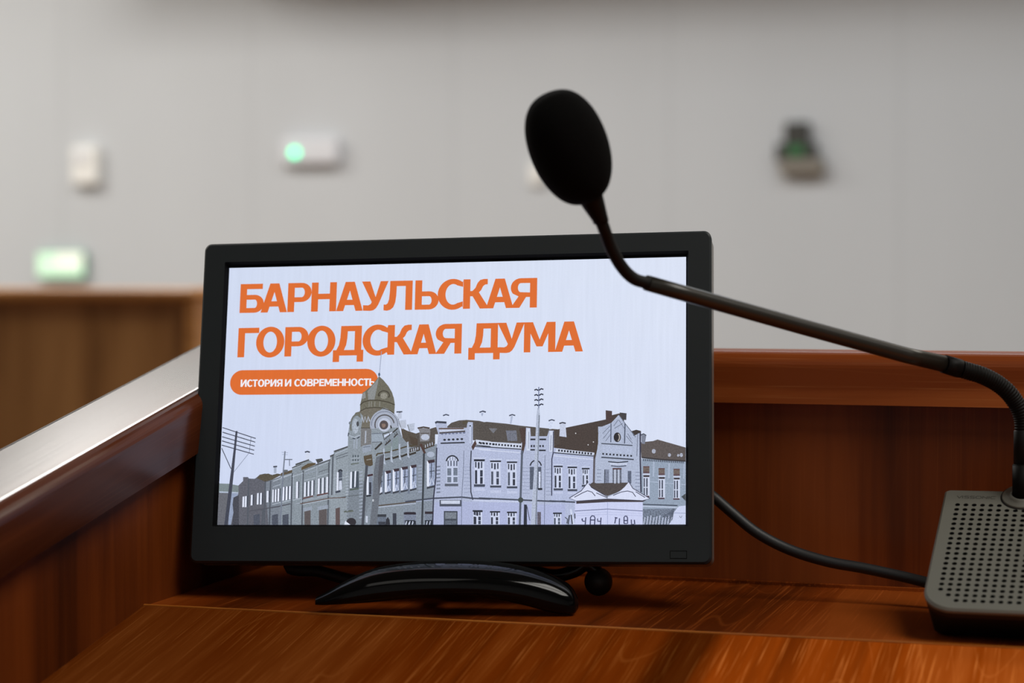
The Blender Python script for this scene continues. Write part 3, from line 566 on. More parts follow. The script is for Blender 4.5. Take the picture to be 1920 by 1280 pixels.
# the white lamp post
P(c6, [(600, 22), (620, 22), (626, 100), (604, 700), (590, 1248), (530, 1248), (562, 700), (590, 100)], (178, 187, 208), 11, .2)
P(c6, [(612, 100), (626, 100), (604, 700), (592, 1248), (575, 1248), (596, 700)], (126, 135, 152), 12, .2)
for y in (130, 172, 212, 252):
    sl.stroke(c9((265, y + 4), (280, y - 3), (296, y + 6)), 2.6, (50, 55, 72), 12); sl.stroke(c9((303, y + 4), (320, y - 8), (337, y - 2)), 2.6, (50, 55, 72), 12); sl.stroke(c9((300, y - 22), (300, y + 25)), 2, (120, 130, 160), 11)
# chimneys
for c, x, y in ((c5, 425, 102), (c5, 806, 68), (c6, 30, 66), (c6, 336, 103), (c6, 748, 156)): K(c, [(x - 32, y + 4), (x, y - 8), (x + 32, y + 2)], 14, (72, 78, 96), 8)
P(c5, [(790, 80), (815, 80), (804, 112), (798, 112)], (160, 170, 196), 7); P(c6, [(322, 110), (345, 110), (330, 190), (312, 190)], (178, 188, 212), 7); P(c6, [(715, 170), (765, 165), (750, 245), (722, 248)], (206, 215, 238), 7)
P(c7, [(112, 192), (168, 188), (180, 330), (105, 320)], (196, 204, 226), 7); K(c7, [(105, 188), (138, 178), (172, 186)], 15, (58, 60, 74), 8)
P(c7, [(588, 50), (655, 58), (650, 180), (590, 150)], (76, 62, 62), 8); 
for q in ((275, 290), (405, 410), (460, 380), (590, 330)): sl.ell(*c7(q)[0], 1.1, 1.1, (206, 206, 210), 6)
# gabled bay on the right
P(c9, [(775, 425), (805, 425), (880, 395), (940, 330), (990, 400), (1075, 505), (1078, 462), (1115, 462), (1118, 1010), (750, 1010), (752, 650), (775, 560)], (174, 184, 208), 7, .14)
P(c9, [(945, 312), (1002, 318), (1000, 372), (975, 370)], (66, 64, 68), 6); P(c9, [(1040, 462), (1080, 450), (1118, 460), (1118, 470), (1060, 500)], (62, 56, 54), 8)
for a, b in (((810, 480), (870, 420)), ((815, 520), (872, 450)), ((835, 540), (872, 490)), ((900, 420), (935, 370)), ((940, 372), (985, 440)), ((905, 440), (970, 400)), ((1000, 500), (1050, 560)), ((1010, 480), (1040, 530))): K(c9, [a, b], 5, (112, 120, 140), 8, 4.267)
K(c9, [(878, 400), (876, 550)], 8, (84, 92, 112), 9, 4.267); K(c9, [(990, 400), (986, 560)], 9, (76, 84, 104), 9, 4.267); K(c9, [(940, 330), (992, 402), (1075, 508)], 6, (100, 108, 126), 9, 4.267)
sl.ell(*c9((928, 510))[0], 6.8, 9, (44, 42, 46), 9); sl.arc(*c9((926, 510))[0], 4.6, 7.2, -70, 60, 1.8, (186, 180, 176), 10)
K(c9, [(800, 560), (1050, 576)], 8, DK2, 9, 4.267); K(c9, [(800, 670), (1060, 688)], 10, DK2, 9, 4.267); P(c9, [(805, 580), (1050, 594), (1050, 640), (805, 626)], (178, 188, 214), 8)
for i in range(9): R(c9, 808 + 28 * i, 636 + 2 * i, 822 + 28 * i, 650 + 2 * i, DK, 9)
K(c9, [(855, 705), (935, 712), (1015, 704)], 9, DK2, 9, 4.267); K(c9, [(878, 738), (940, 745), (1000, 738)], 8, (74, 80, 98), 9, 4.267); K(c9, [(870, 722), (1005, 724)], 9, (206, 214, 234), 8, 4.267)
R(c9, 825, 768, 862, 885, (120, 128, 150), 9, .3); R(c9, 890, 758, 962, 885, (104, 110, 126), 9, .35); R(c9, 1012, 780, 1040, 880, (92, 100, 120), 9, .3)
R(c9, 902, 768, 918, 880, (184, 192, 212), 10); R(c9, 932, 768, 946, 880, (184, 192, 212), 10); R(c9, 890, 756, 962, 768, (88, 62, 64), 10); K(c9, [(828, 768), (826, 885)], 7, DK2, 10, 4.267)
K(c9, [(745, 650), (740, 880)], 16, (92, 88, 96), 9, 4.267); K(c9, [(770, 470), (762, 600), (745, 680)], 14, (70, 60, 52), 9, 4.267); K(c9, [(1112, 470), (1112, 690), (1118, 950)], 12, (58, 60, 80), 10, 4.267)
for y in range(790, 940, 28): K(c9, [(1070, y), (1108, y + 2)], 4, (116, 124, 150), 9, 4.267); K(c9, [(765, y - 20), (800, y - 18)], 4, (116, 124, 150), 9, 4.267)
K(c9, [(1092, 480), (1085, 660)], 6, (122, 130, 152), 9, 4.267)
# right end of the street front
P(c9, [(1120, 680), (1475, 700), (1475, 1212), (1120, 1212)], (146, 160, 180), 6, .15)
P(c9, [(1115, 550), (1215, 540), (1250, 528), (1475, 592), (1475, 702), (1120, 675)], (92, 85, 84), 7, .22)
K(c9, [(1125, 672), (1300, 690), (1475, 700)], 12, (60, 58, 62), 8, 4.267)
P(c9, [(1120, 490), (1138, 480), (1160, 495), (1148, 565), (1122, 560)], (126, 132, 150), 8); K(c9, [(1116, 492), (1138, 482), (1160, 496)], 8, DK2, 9, 4.267)
for x, y, r in ((1220, 622, 3.6), (1345, 652, 2.8), (1440, 652, 3), (1415, 655, 2)): sl.ell(*c9((x, y))[0], r, r * 1.2, (170, 176, 194), 8, .3)
for i in range(22): R(c9, 1135 + 15 * i, 684 + .9 * i, 1142 + 15 * i, 700 + .9 * i, DK2, 8)
for x, y in ((1135, 742), (1258, 757), (1378, 762)):
    R(c9, x, y, x + 50, y + 50, (112, 100, 96), 8, .3); R(c9, x, y, x + 50, y + 8, (92, 62, 62), 9); R(c9, x, y + 42, x + 50, y + 56, (96, 76, 82), 9); R(c9, x - 4, y + 58, x + 56, y + 70, (196, 204, 226), 8)
    R(c9, x, y + 76, x + 52, y + 240, (204, 212, 234), 8, .05); R(c9, x + 2, y + 72, x + 50, y + 86, (58, 50, 56), 10)
    for a, b in ((4, 14), (24, 36)): R(c9, x + a, y + 95, x + b, y + 165, (74, 80, 98), 9, .3); R(c9, x + a, y + 172, x + b, y + 232, (74, 80, 98), 9, .3)
    R(c9, x - 2, y + 236, x + 48, y + 248, (78, 58, 70), 9); K(c9, [(x + 85, y - 40), (x + 82, y + 80)], 12, (168, 180, 202), 7, 4.267)
K(c9, [(1130, 860), (1475, 890)], 5, (176, 188, 210), 7, 4.267)
K(c9, [(1125, 1046), (1410, 1056)], 8, (58, 64, 80), 8, 4.267); K(c9, [(1125, 1062), (1410, 1072)], 8, (190, 200, 222), 7, 4.267)
P(c9, [(1125, 1085), (1395, 1080), (1380, 1212), (1125, 1212)], (112, 122, 140), 7, .5)
for i in range(10): K(c9, [(1140 + 24 * i, 1210), (1150 + 24 * i, 1150 - 8 * (i % 3))], 8, (188, 196, 220), 8, 4.267)
for i in range(6): K(c9, [(1290 + 14 * i, 1150 + 5 * i), (1380, 1090 + 8 * i)], 4, (62, 70, 88), 9, 4.267)
P(c9, [(1380, 1110), (1420, 1062), (1475, 1056), (1475, 1212), (1340, 1212), (1370, 1170)], (202, 210, 238), 10, .06); K(c9, [(1380, 1115), (1475, 1118)], 4, (136, 146, 180), 11, 4.267); P(c9, [(1440, 985), (1475, 960), (1475, 1020)], (70, 76, 80), 9); K(c9, [(1425, 1140), (1436, 1155), (1446, 1138)], 4, DK2, 11, 4.267)
# kiosk in front
P(c9, [(695, 895), (735, 868), (760, 878), (1020, 872), (1000, 910), (920, 955), (850, 980), (760, 940)], (80, 74, 74), 10, .22)
P(c9, [(590, 1036), (850, 1018), (1132, 1022), (1132, 1212), (590, 1212)], (202, 208, 240), 10, .05)
P(c9, [(600, 1018), (850, 996), (1160, 1012), (1130, 1028), (850, 1028), (600, 1042)], (66, 60, 66), 11)
P(c9, [(545, 995), (640, 940), (697, 868), (720, 908), (790, 950), (852, 985), (850, 1000), (600, 1020)], (214, 220, 243), 12, .04)
P(c9, [(852, 990), (940, 950), (990, 905), (1020, 868), (1050, 918), (1190, 1000), (1130, 1014), (850, 1004)], (214, 220, 243), 12, .04)
for q in ([(545, 996), (640, 938), (697, 866)], [(700, 880), (722, 912), (852, 988)], [(585, 990), (650, 955), (690, 938), (725, 948), (752, 980)], [(760, 955), (850, 995)], [(1022, 868), (1052, 918), (1190, 1000)], [(895, 975), (960, 948), (1010, 940), (1050, 950), (1075, 985)], [(1075, 945), (1150, 992)]): K(c9, q, 6, (60, 62, 82), 13, 4.267)
K(c9, [(545, 998), (600, 1020), (850, 1002), (1130, 1016), (1188, 1002)], 4, (84, 88, 112), 13, 4.267)
K(c9, [(590, 1100), (850, 1084), (1132, 1100)], 5, (74, 80, 120), 11, 4.267); K(c9, [(850, 1030), (850, 1212)], 4, (158, 168, 206), 11, 4.267)
for y in (1120, 1138): K(c9, [(600, y), (848, y - 12)], 2.5, (160, 168, 206), 11, 4.267); K(c9, [(855, y - 10), (1128, y)], 2.5, (168, 176, 212), 11, 4.267)
INK = (62, 66, 98)
for q in ([(645, 1160), (650, 1180), (668, 1182)], [(676, 1150), (672, 1208)], [(650, 1160), (646, 1175)], [(712, 1208), (714, 1150), (726, 1138), (742, 1140), (750, 1155), (746, 1208)], [(714, 1172), (748, 1172)], [(770, 1160), (772, 1182), (796, 1182)], [(798, 1152), (794, 1208)],
          [(908, 1152), (930, 1156)], [(916, 1156), (908, 1200)], [(946, 1158), (944, 1208)], [(982, 1200), (982, 1150), (992, 1140), (1004, 1142), (1010, 1156), (1010, 1200), (982, 1200)], [(984, 1176), (1008, 1176)], [(1040, 1168), (1042, 1206), (1062, 1206)], [(1064, 1170), (1068, 1206)]): K(c9, q, 9, INK, 12, 4.267)
P(c9, [(548, 1085), (562, 1085), (588, 1205), (570, 1208)], (206, 214, 238), 11); K(c9, [(535, 1205), (545, 1135), (560, 1130), (568, 1205)], 9, DK, 12, 4.267); K(c9, [(510, 1150), (530, 1165), (525, 1200)], 7, DK, 12, 4.267); K(c9, [(588, 1120), (590, 1160)], 8, DK, 12, 4.267)
# street front between tower and bay: windows with shaded sides
def win2(c, x0, y0, x1, y1):
    R(c, x0, y0, x0 + 24, y1, WHITE, 8, .03); R(c, x0 + 24, y0 + 10, x1, y1, (150, 162, 190), 8, .3)
    P(c, [(x0 + 6, y0 - 8), (x1, y0 - 18), (x1 + 2, y0 + 12), (x0 + 20, y0 + 24)], (62, 50, 58), 9)
    K(c, [(x0 + 26, y0 + (y1 - y0) * .42), (x1, y0 + (y1 - y0) * .38)], 9, DK2, 9); K(c, [((x0 + x1) / 2 + 8, y0 + 20), ((x0 + x1) / 2 + 4, y0 + (y1 - y0) * .7)], 9, DK2, 9)
    P(c, [(x0, y1 + 4), (x1 + 2, y1 - 14), (x1 + 2, y1 + 6), (x0, y1 + 26)], (62, 66, 76), 9)
    K(c, [(x0 + 30, y1 - 10), ((x0 + x1) / 2 + 10, (y0 + y1) / 2 + 40), (x1 - 4, y1 - 20)], 9, (214, 222, 242), 10)
for q in ((432, 660, 470, 880), (497, 635, 566, 868), (588, 612, 660, 862), (680, 590, 760, 848), (785, 570, 858, 832)): win2(c4, *q)
win2(c5, 225, 580, 305, 845)
for x0, x1 in ((475, 497), (568, 588), (662, 680), (762, 785)): P(c4, [(x0, 620), (x1, 612), (x1 - 4, 880), (x0 - 4, 890)], (112, 122, 140), 9)
K(c4, [(400, 1025), (853, 975)], 14, (88, 80, 74), 9); K(c4, [(400, 1042), (853, 995)], 12, (168, 178, 196), 8); K(c5, [(0, 1014), (290, 982)], 10, (160, 170, 196), 8)
for y, wd, col, la in ((410, 15, (76, 68, 54), 10),): 
    for a, b in (((400, 455), (412, 428)), ((410, 430), (560, 408)), ((582, 396), (652, 378)), ((676, 368), (750, 345)), ((775, 345), (853, 322))): K(c4, [a, b], wd, col, la)
for a, b in (((500, 492), (556, 478)), ((585, 478), (655, 455)), ((680, 458), (752, 430)), ((775, 436), (853, 412))): K(c4, [a, b], 30, (58, 54, 50), 9); K(c4, [(a[0] + 5, a[1] - 14), (b[0], b[1] - 14)], 10, (150, 160, 170), 10)
for x, y in ((570, 400), (665, 370), (760, 345), (486, 420)): P(c4, [(x - 8, y - 50), (x + 8, y - 55), (x + 12, y + 90), (x + 24, y + 135), (x - 4, y + 120)], (178, 188, 206), 10)
for x, y in ((700, 90), (800, 130)): P(c4, [(x - 40, y - 38), (x + 40, y - 50), (x + 34, y + 30), (x - 16, y + 46)], (182, 191, 210), 8); K(c4, [(x - 44, y - 34), (x - 20, y + 40)], 8, (96, 100, 104), 9)
P(c5, [(130, 235), (250, 235), (262, 268), (250, 372), (155, 376), (148, 270)], (128, 128, 134), 8, .2); K(c5, [(128, 236), (190, 225), (255, 236)], 16, (70, 60, 56), 9); sl.ell(*c5((208, 330))[0], 8, 5.6, (186, 194, 214), 9); K(c5, [(160, 290), (250, 290)], 10, (84, 78, 78), 9)
P(c5, [(40, 310), (130, 350), (130, 420), (60, 400)], (78, 66, 58), 6); P(c5, [(45, 450), (150, 425), (155, 470), (45, 500)], (68, 62, 58), 8); P(c5, [(190, 420), (300, 375), (305, 420), (190, 462)], (72, 64, 58), 8)
for i in range(4): R(c5, 60 + 22 * i, 452 - 6 * i, 70 + 22 * i, 480 - 6 * i, (176, 184, 200), 9); R(c5, 205 + 24 * i, 410 - 9 * i, 215 + 24 * i, 440 - 9 * i, (176, 184, 200), 9)
K(c5, [(160, 400), (205, 500)], 26, (78, 58, 54), 9); K(c5, [(195, 500), (185, 900), (175, 1246)], 22, (60, 66, 74), 10); K(c5, [(328, 440), (318, 760), (295, 960), (285, 1246)], 15, (58, 60, 78), 10)
for y in range(630, 930, 34): K(c5, [(135, y), (175, y - 5)], 18, (150, 160, 180), 8)
sl.ell(*c5((265, 510))[0], 7, 5.4, (170, 180, 200), 8)
for q in ((0, 1110, 100, 1246), (205, 1105, 290, 1246)): R(c5, *q, (120, 130, 148), 9, .3); R(c5, q[0], q[1], q[2], q[1] + 26, (54, 48, 56), 10); R(c5, q[0], 1195, q[2], 1246, (48, 54, 64), 10, .3)
for x in (15, 50, 80, 230, 262): K(c5, [(x, 1205), (x - 8, 1244)], 10, (190, 198, 220), 11)
R(c4, 405, 1120, 515, 1246, (104, 114, 130), 9, .3); R(c4, 405, 1120, 515, 1150, (58, 62, 70), 10); R(c4, 425, 1205, 505, 1246, (58, 62, 72), 10, .3); R(c4, 588, 1108, 630, 1246, (58, 62, 74), 10, .2); R(c4, 715, 1100, 853, 1246, (122, 130, 150), 9, .3); R(c4, 715, 1098, 853, 1124, (50, 46, 56), 10); R(c4, 728, 1195, 853, 1246, (50, 54, 64), 10, .3)
P(c4, [(505, 1246), (512, 1180), (532, 1150), (552, 1185), (558, 1246)], (48, 50, 58), 11)
for x in (745, 780, 820): K(c4, [(x, 1210), (x - 10, 1244)], 12, (200, 208, 226), 11)
# the domed tower
P(c3, [(215, 675), (280, 640), (480, 630), (605, 700), (660, 760), (662, 870), (560, 920), (490, 950), (490, 1470), (70, 1470), (78, 930), (95, 820), (130, 740), (165, 690)], (140, 150, 160), 8, .2)
P(c4, [(80, 560), (470, 560), (470, 660), (230, 1248), (60, 1248)], (124, 133, 144), 7, .2)
P(c3, [(205, 680), (280, 640), (480, 632), (420, 690), (345, 760), (350, 862), (228, 862), (250, 730)], (112, 108, 98), 9, .2); P(c3, [(130, 745), (165, 690), (215, 680), (225, 760), (190, 720)], (110, 108, 98), 9)
P(c3, [(432, 275), (480, 318), (540, 390), (580, 460), (602, 530), (612, 600), (606, 700), (540, 655), (480, 632), (280, 640), (215, 675), (216, 600), (230, 540), (245, 462), (270, 448), (330, 398), (390, 330)], (108, 106, 94), 9, .2)
P(c3, [(432, 278), (400, 330), (300, 445), (308, 545), (378, 545), (410, 400)], (138, 141, 142), 10, .15); P(c3, [(245, 470), (275, 450), (280, 520), (235, 540)], (140, 142, 142), 10)
for q, wd in (([(215, 606), (250, 572), (330, 548), (430, 550), (540, 572), (612, 602)], 11), ([(212, 676), (280, 642), (380, 632), (480, 640), (560, 668), (606, 702)], 9)): K(c3, q, wd, (68, 64, 54), 11)
for x in (320, 345, 385, 440): K(c3, [(x, 565), (x - 3, 625)], 7, (142, 142, 138), 11)
sl.arc(*c3((487, 500))[0], 10.5, 9.5, 0, 180, 2.2, (70, 66, 58), 11); sl.ell(*c3((487, 500))[0], 6.5, 6, (142, 140, 130), 11, .3); K(c3, [(420, 500), (445, 490)], 16, (76, 72, 62), 11); K(c3, [(535, 515), (555, 500)], 16, (76, 72, 62), 11)
K(c3, [(460, -10), (447, 130), (437, 255)], 7, (150, 160, 186), 11); sl.ell(*c3((434, 256))[0], 2, 3.4, (70, 96, 128), 12)
P(c3, [(225, 865), (342, 865), (342, 1050), (222, 1080)], (120, 120, 122), 9, .2); K(c3, [(280, 900), (275, 1040)], 16, (168, 176, 190), 10); K(c3, [(225, 866), (345, 866)], 9, (78, 76, 70), 10)
K(c3, [(240, 745), (255, 800), (270, 740), (290, 800), (310, 735), (325, 790)], 17, (176, 184, 200), 10)
sl.arc(*c3((175, 850))[0], 11, 22, 60, 200, 3, (108, 110, 106), 10); sl.ell(*c3((162, 845))[0], 6, 14, (170, 180, 194), 10, .25); sl.ell(*c3((188, 820))[0], 2.4, 5, (70, 72, 78), 11); sl.ell(*c3((100, 810))[0], 2.4, 3, (120, 128, 140), 10)
K(c3, [(85, 950), (150, 975), (215, 950)], 14, (168, 178, 192), 10); K(c3, [(130, 985), (160, 990)], 12, DK2, 11); K(c3, [(180, 985), (212, 965)], 12, DK2, 11); K(c3, [(85, 920), (80, 960)], 14, (74, 80, 92), 10)
for x in (150, 180): K(c3, [(x, 990), (x - 5, 1100)], 16, (156, 166, 182), 10)
for x in (128, 155, 185): R(c3, x, 1175, x + 14, 1200, (74, 84, 92), 10); R(c3, x, 1222, x + 14, 1244, (74, 84, 92), 10)
for y in (1215, 1255): K(c3, [(115, y), (215, y - 14)], 7, (166, 176, 188), 9)
K(c4, [(110, 550), (200, 535)], 12, (96, 104, 98), 9)
R(c4, 120, 630, 200, 820, (70, 80, 92), 9, .2); P(c4, [(104, 640), (124, 632), (120, 822), (98, 822)], WHITE, 10, .03); P(c4, [(152, 632), (172, 622), (164, 808), (148, 812)], WHITE, 10, .03); K(c4, [(95, 842), (200, 826)], 18, (84, 96, 92), 10)
for y in range(640, 1200, 40): K(c4, [(205, y), (245, y - 8)], 14, (158, 168, 186), 9); K(c4, [(60, y), (80, y - 4)], 10, (150, 160, 176), 9)
K(c4, [(0, 925), (200, 900)], 9, (92, 98, 104), 9); K(c4, [(40, 1085), (120, 1075)], 10, (88, 96, 92), 9)
sl.ell(*c3((495, 830))[0], 27.5, 28.5, (166, 174, 192), 10, .1, -10, 195); sl.arc(*c3((495, 830))[0], 24.5, 25, -5, 185, 1.4, (120, 126, 144), 11); sl.arc(*c3((495, 830))[0], 18, 18.5, 10, 200, 2.4, (88, 86, 90), 11)
sl.ell(*c3((492, 830))[0], 11.8, 12.8, (190, 198, 218), 12); sl.ell(*c3((487, 832))[0], 8.2, 8.6, (84, 76, 78), 13); sl.ell(*c3((484, 838))[0], 4, 4, (132, 112, 104), 14, .4)
P(c3, [(345, 930), (470, 922), (490, 940), (480, 1022), (350, 1026)], (152, 164, 178), 11); K(c3, [(345, 932), (480, 926)], 8, (96, 104, 118), 12); K(c3, [(350, 1028), (465, 1024)], 7, (92, 98, 106), 12)
for q, wd in (([(475, 935), (545, 912), (555, 945), (490, 1000), (475, 935)], 9), ([(385, 1112), (465, 1035)], 20), ([(500, 1062), (565, 1005)], 14), ([(585, 920), (648, 868)], 14), ([(600, 975), (645, 930)], 12), ([(560, 835), (575, 870)], 16)): K(c3, q, wd, (56, 54, 52), 12)
for x, y in ((515, 1030), (535, 1015), (552, 1000), (612, 935), (630, 918)): K(c3, [(x, y - 10), (x + 4, y + 12)], 7, (66, 62, 58), 12)
P(c3, [(590, 990), (655, 960), (650, 1100), (580, 1120)], (128, 142, 148), 11, .15); P(c3, [(500, 1080), (575, 1030), (570, 1130), (500, 1140)], (130, 142, 146), 11, .15)
K(c3, [(660, 690), (690, 680)], 12, (84, 90, 104), 10); K(c3, [(630, 684), (698, 680)], 14, (66, 72, 84), 10); R(c3, 645, 690, 690, 760, (190, 198, 218), 9)
P(c3, [(655, 790), (740, 780), (745, 860), (690, 880)], (184, 192, 210), 9)
P(c4, [(240, 340), (340, 320), (340, 400), (245, 420)], (150, 160, 176), 10); K(c4, [(250, 355), (330, 345)], 8, (100, 108, 122), 11); P(c4, [(255, 455), (350, 435), (362, 555), (290, 600), (262, 520)], (88, 78, 64), 10, .2); K(c4, [(290, 500), (345, 490)], 10, (140, 140, 138), 11)
R(c4, 300, 570, 362, 660, (140, 150, 164), 10); R(c4, 290, 690, 312, 905, WHITE, 10, .03); R(c4, 312, 690, 358, 900, (128, 138, 156), 10, .2); R(c4, 318, 755, 344, 890, (58, 62, 74), 11); K(c4, [(300, 680), (362, 668)], 22, (66, 44, 52), 11); K(c4, [(285, 912), (340, 905)], 20, DK, 11)
K(c4, [(292, 560), (272, 800), (246, 1246)], 30, (74, 78, 88), 11); R(c4, 280, 1140, 302, 1215, (196, 204, 222), 10)
P(c4, [(400, 470), (490, 430), (478, 620), (452, 760), (405, 1248), (325, 1248), (368, 850), (372, 620)], (106, 112, 122), 11, .2); P(c4, [(440, 470), (490, 432), (470, 650), (430, 900), (418, 700)], (88, 90, 98), 12, .2); sl.ell(*c4((364, 962))[0], 1.4, 2.4, (200, 206, 214), 12)

sme = bpy.data.meshes.new('screen'); moff = mon.location
sme.from_pydata([tuple(MM @ Vector((v[0], v[1] - .00001, v[2])) - moff) for v in sl.v], [], sl.f)
ca = sme.color_attributes.new('slide', 'FLOAT_COLOR', 'CORNER'); ga = sme.attributes.new('grain', 'FLOAT', 'FACE')
cols = []
for p in sme.polygons:
    cc = lin(sl.c[p.index]); ga.data[p.index].value = sl.g[p.index]
    for li in p.loop_indices: ca.data[li].color = cc
uv = sme.attributes.new('slide_pos', 'FLOAT_VECTOR', 'POINT')
for i, v in enumerate(sl.v): uv.data[i].vector = (v[0], v[2], 0)
sm = bpy.data.materials.new('lit_screen'); sm.use_nodes = True; nt = sm.node_tree; N = nt.nodes; L = nt.links; b = N['Principled BSDF']
b.inputs['Base Color'].default_value = (.01, .01, .012, 1); b.inputs['Roughness'].default_value = .35
at1 = N.new('ShaderNodeAttribute'); at1.attribute_name = 'slide'; at2 = N.new('ShaderNodeAttribute'); at2.attribute_name = 'grain'; at3 = N.new('ShaderNodeAttribute'); at3.attribute_name = 'slide_pos'
nz = N.new('ShaderNodeTexNoise'); nz.inputs['Scale'].default_value = 1150; nz.inputs['Detail'].default_value = 3; nz.inputs['Roughness'].default_value = .7; L.new(at3.outputs['Vector'], nz.inputs['Vector'])
r1 = N.new('ShaderNodeMapRange'); r1.inputs['From Min'].default_value = .3; r1.inputs['From Max'].default_value = .7; r1.inputs['To Min'].default_value = -1.4; r1.inputs['To Max'].default_value = 1.4; r1.clamp = False; L.new(nz.outputs['Fac'], r1.inputs['Value'])
mp2 = N.new('ShaderNodeMapping'); mp2.inputs['Scale'].default_value = (520, 24, 1); mp2.inputs['Rotation'].default_value = (0, 0, -.05); L.new(at3.outputs['Vector'], mp2.inputs['Vector'])
nz2 = N.new('ShaderNodeTexNoise'); nz2.inputs['Scale'].default_value = 1; nz2.inputs['Detail'].default_value = 1; L.new(mp2.outputs['Vector'], nz2.inputs['Vector'])
r2 = N.new('ShaderNodeMapRange'); r2.inputs['To Min'].default_value = .955; r2.inputs['To Max'].default_value = 1.045; L.new(nz2.outputs['Fac'], r2.inputs['Value'])
ma = N.new('ShaderNodeMath'); ma.operation = 'MULTIPLY_ADD'; L.new(r1.outputs['Result'], ma.inputs[0]); L.new(at2.outputs['Fac'], ma.inputs[1]); L.new(r2.outputs['Result'], ma.inputs[2])
mc = N.new('ShaderNodeMath'); mc.operation = 'MAXIMUM'; mc.inputs[1].default_value = .25; L.new(ma.outputs[0], mc.inputs[0])
L.new(at1.outputs['Color'], b.inputs['Emission Color']); L.new(mc.outputs[0], b.inputs['Emission Strength'])
sme.materials.append(sm)
scr = bpy.data.objects.new('screen', sme); C.objects.link(scr); scr.parent = mon
scr['label'] = 'lit screen with orange title and old town building'

# --- stand
lo = Z0 + .0003
prof_ = [(592, 1126, 5, .004), (612, 1121, 10, .006), (650, 1109, 19, .009), (700, 1097, 27, .0115), (770, 1088, 29, .013), (850, 1084, 28, .014), (920, 1087, 29, .014), (980, 1097, 31, .0135), (1030, 1111, 31, .0125), (1062, 1121, 26, .011), (1076, 1127, 19, .009), (1084, 1131, 8, .004)]
ctrs = spline([at(u, v, 1.197) for u, v, h, d in prof_], 5); hs = [q[0] for q in spline([(h * 1.19 / F_PX,) for u, v, h, d in prof_], 5)]; ds = [q[0] for q in spline([(d,) for u, v, h, d in prof_], 5)]
stb = MB(); NS = 24; rings = []
for i, p in enumerate(ctrs):
    for k in range(NS):
        a = 2 * math.pi * k / NS; ca_, sa_ = math.cos(a), math.sin(a)
        q = p + FWD * (ds[i] * math.copysign(abs(ca_) ** .75, ca_)) + UP * (hs[i] * math.copysign(abs(sa_) ** .8, sa_) - .25 * ds[i] * -ca_)
        rings.append((q[0], q[1], max(q[2], lo)))
k = len(ctrs)
stb.add(rings, [(i * NS + j, (i + 1) * NS + j, (i + 1) * NS + (j + 1) % NS, i * NS + (j + 1) % NS) for i in range(k - 1) for j in range(NS)], 0, True)
stb.add(rings[:NS], [tuple(range(NS))], 0); stb.add(rings[-NS:], [tuple(range(NS))[::-1]], 0)
stb.build('stand_base', black_gloss, mon)
hub = np.array(at(835, 1082, 1.29))
rear = MB()
rear.tube([at(835, 1090, 1.2), (np.array(at(835, 1090, 1.2)) + hub) / 2, hub], [.007, .007, .009], 18)
for u, v, d in ((700, 1085, 1.30), (985, 1088, 1.295)):
    q = np.array(at(u, v, d)); q[2] = lo + .006
    rear.tube(spline([hub, (hub + q) / 2 + np.array([0, 0, .004]), q], 8), [.009] * 9 + [.0085] * 4 + [.008] * 3 + [.006], 16, 0, True, True, .8)
rear.v = [(x, y, max(z, lo)) for x, y, z in rear.v]
rear.build('rear_leg', black_gloss, mon)
nb = MM @ Vector((0, .040, -.045))
nk = MB(); nk.tube(spline([hub, MM @ Vector((0, .062, -.09)), nb], 8), .0095, 18); nk.build('neck', black_gloss, mon)

# cables behind the monitor
lead = thing('monitor_cable', at(1055, 1088, 1.225), 'short black cable loop with a round end hanging under the monitor beside its stand', 'cable')
lp = spline([MM @ Vector((.038, .042, -.070)), at(984, 1050, 1.262), at(1003, 1070, 1.252), at(1040, 1079, 1.248), at(1077, 1070, 1.248), at(1098, 1058, 1.248), at(1116, 1068, 1.248), at(1122, 1080, 1.248)], 8)
MB().tube(lp, .0042, 16).build('lead', black_gloss, lead)
kc = at(1122, 1090, 1.248)
kn = MB(); R0 = .0088
kn.lathe([(max(.0001, R0 * math.sin(math.pi * k / 14)), -R0 * math.cos(math.pi * k / 14)) for k in range(15)], Matrix.Translation(Vector(kc)), 28)
kn.build('cable_end', black_rubber, lead)
pc = MB(); pts = spline([MM @ Vector((-.06, .0395, -.07)), at(545, 1056, 1.285), at(600, 1071, 1.278), at(650, 1085, 1.272), at(700, 1094, 1.268), at(760, 1098, 1.268)], 8)
pc.tube(pts, .0038, 14)
tag(pc.build('power_cable', black_rubber), 'thin black cable running under the left half of the monitor', 'cable')

# ------------------------------------------------------------------ microphone
BQ = np.array([-.10475833, 1.20260099, -.13313096 + EYE])
a_, b_, c_ = -.03741091, .50411751, -.01794926
RZ = Matrix.Rotation(a_, 3, 'Z') @ Matrix.Rotation(b_, 3, 'X') @ Matrix.Rotation(c_, 3, 'Y')
BM = Matrix.Translation(Vector(BQ)) @ RZ.to_4x4()
mic = thing('conference_microphone', (BQ[0] + .036, BQ[1] - .04, Z0), 'black gooseneck conference microphone with foam head on a grey perforated base', 'microphone')
PX0, PX1, PY0, PY1 = -.0090, .0812, -.0992, .0158
def plate_outline(inset=0, n=8):
    r1, r2 = .0175 - inset * .5, .0025
    x0, x1, y0, y1 = PX0 + inset, PX1 - inset, PY0 + inset, PY1 - inset; o = []
    for cx, cy, a, r in ((x1 - r2, y1 - r2, 0, r2), (x0 + r2, y1 - r2, 90, r2), (x0 + r1, y0 + r1, 180, r1), (x1 - r1, y0 + r1, 270, r1)):
        o += [(cx + r * math.cos(math.radians(a + 90 * k / n)), cy + r * math.sin(math.radians(a + 90 * k / n))) for k in range(n + 1)]
    return o
pit, NC, NR, HR = .0048, 16, 20, .00145
gx0, gx1, gy1, gy0 = -pit / 2, (NC - .5) * pit, pit / 2, -(NR - .5) * pit
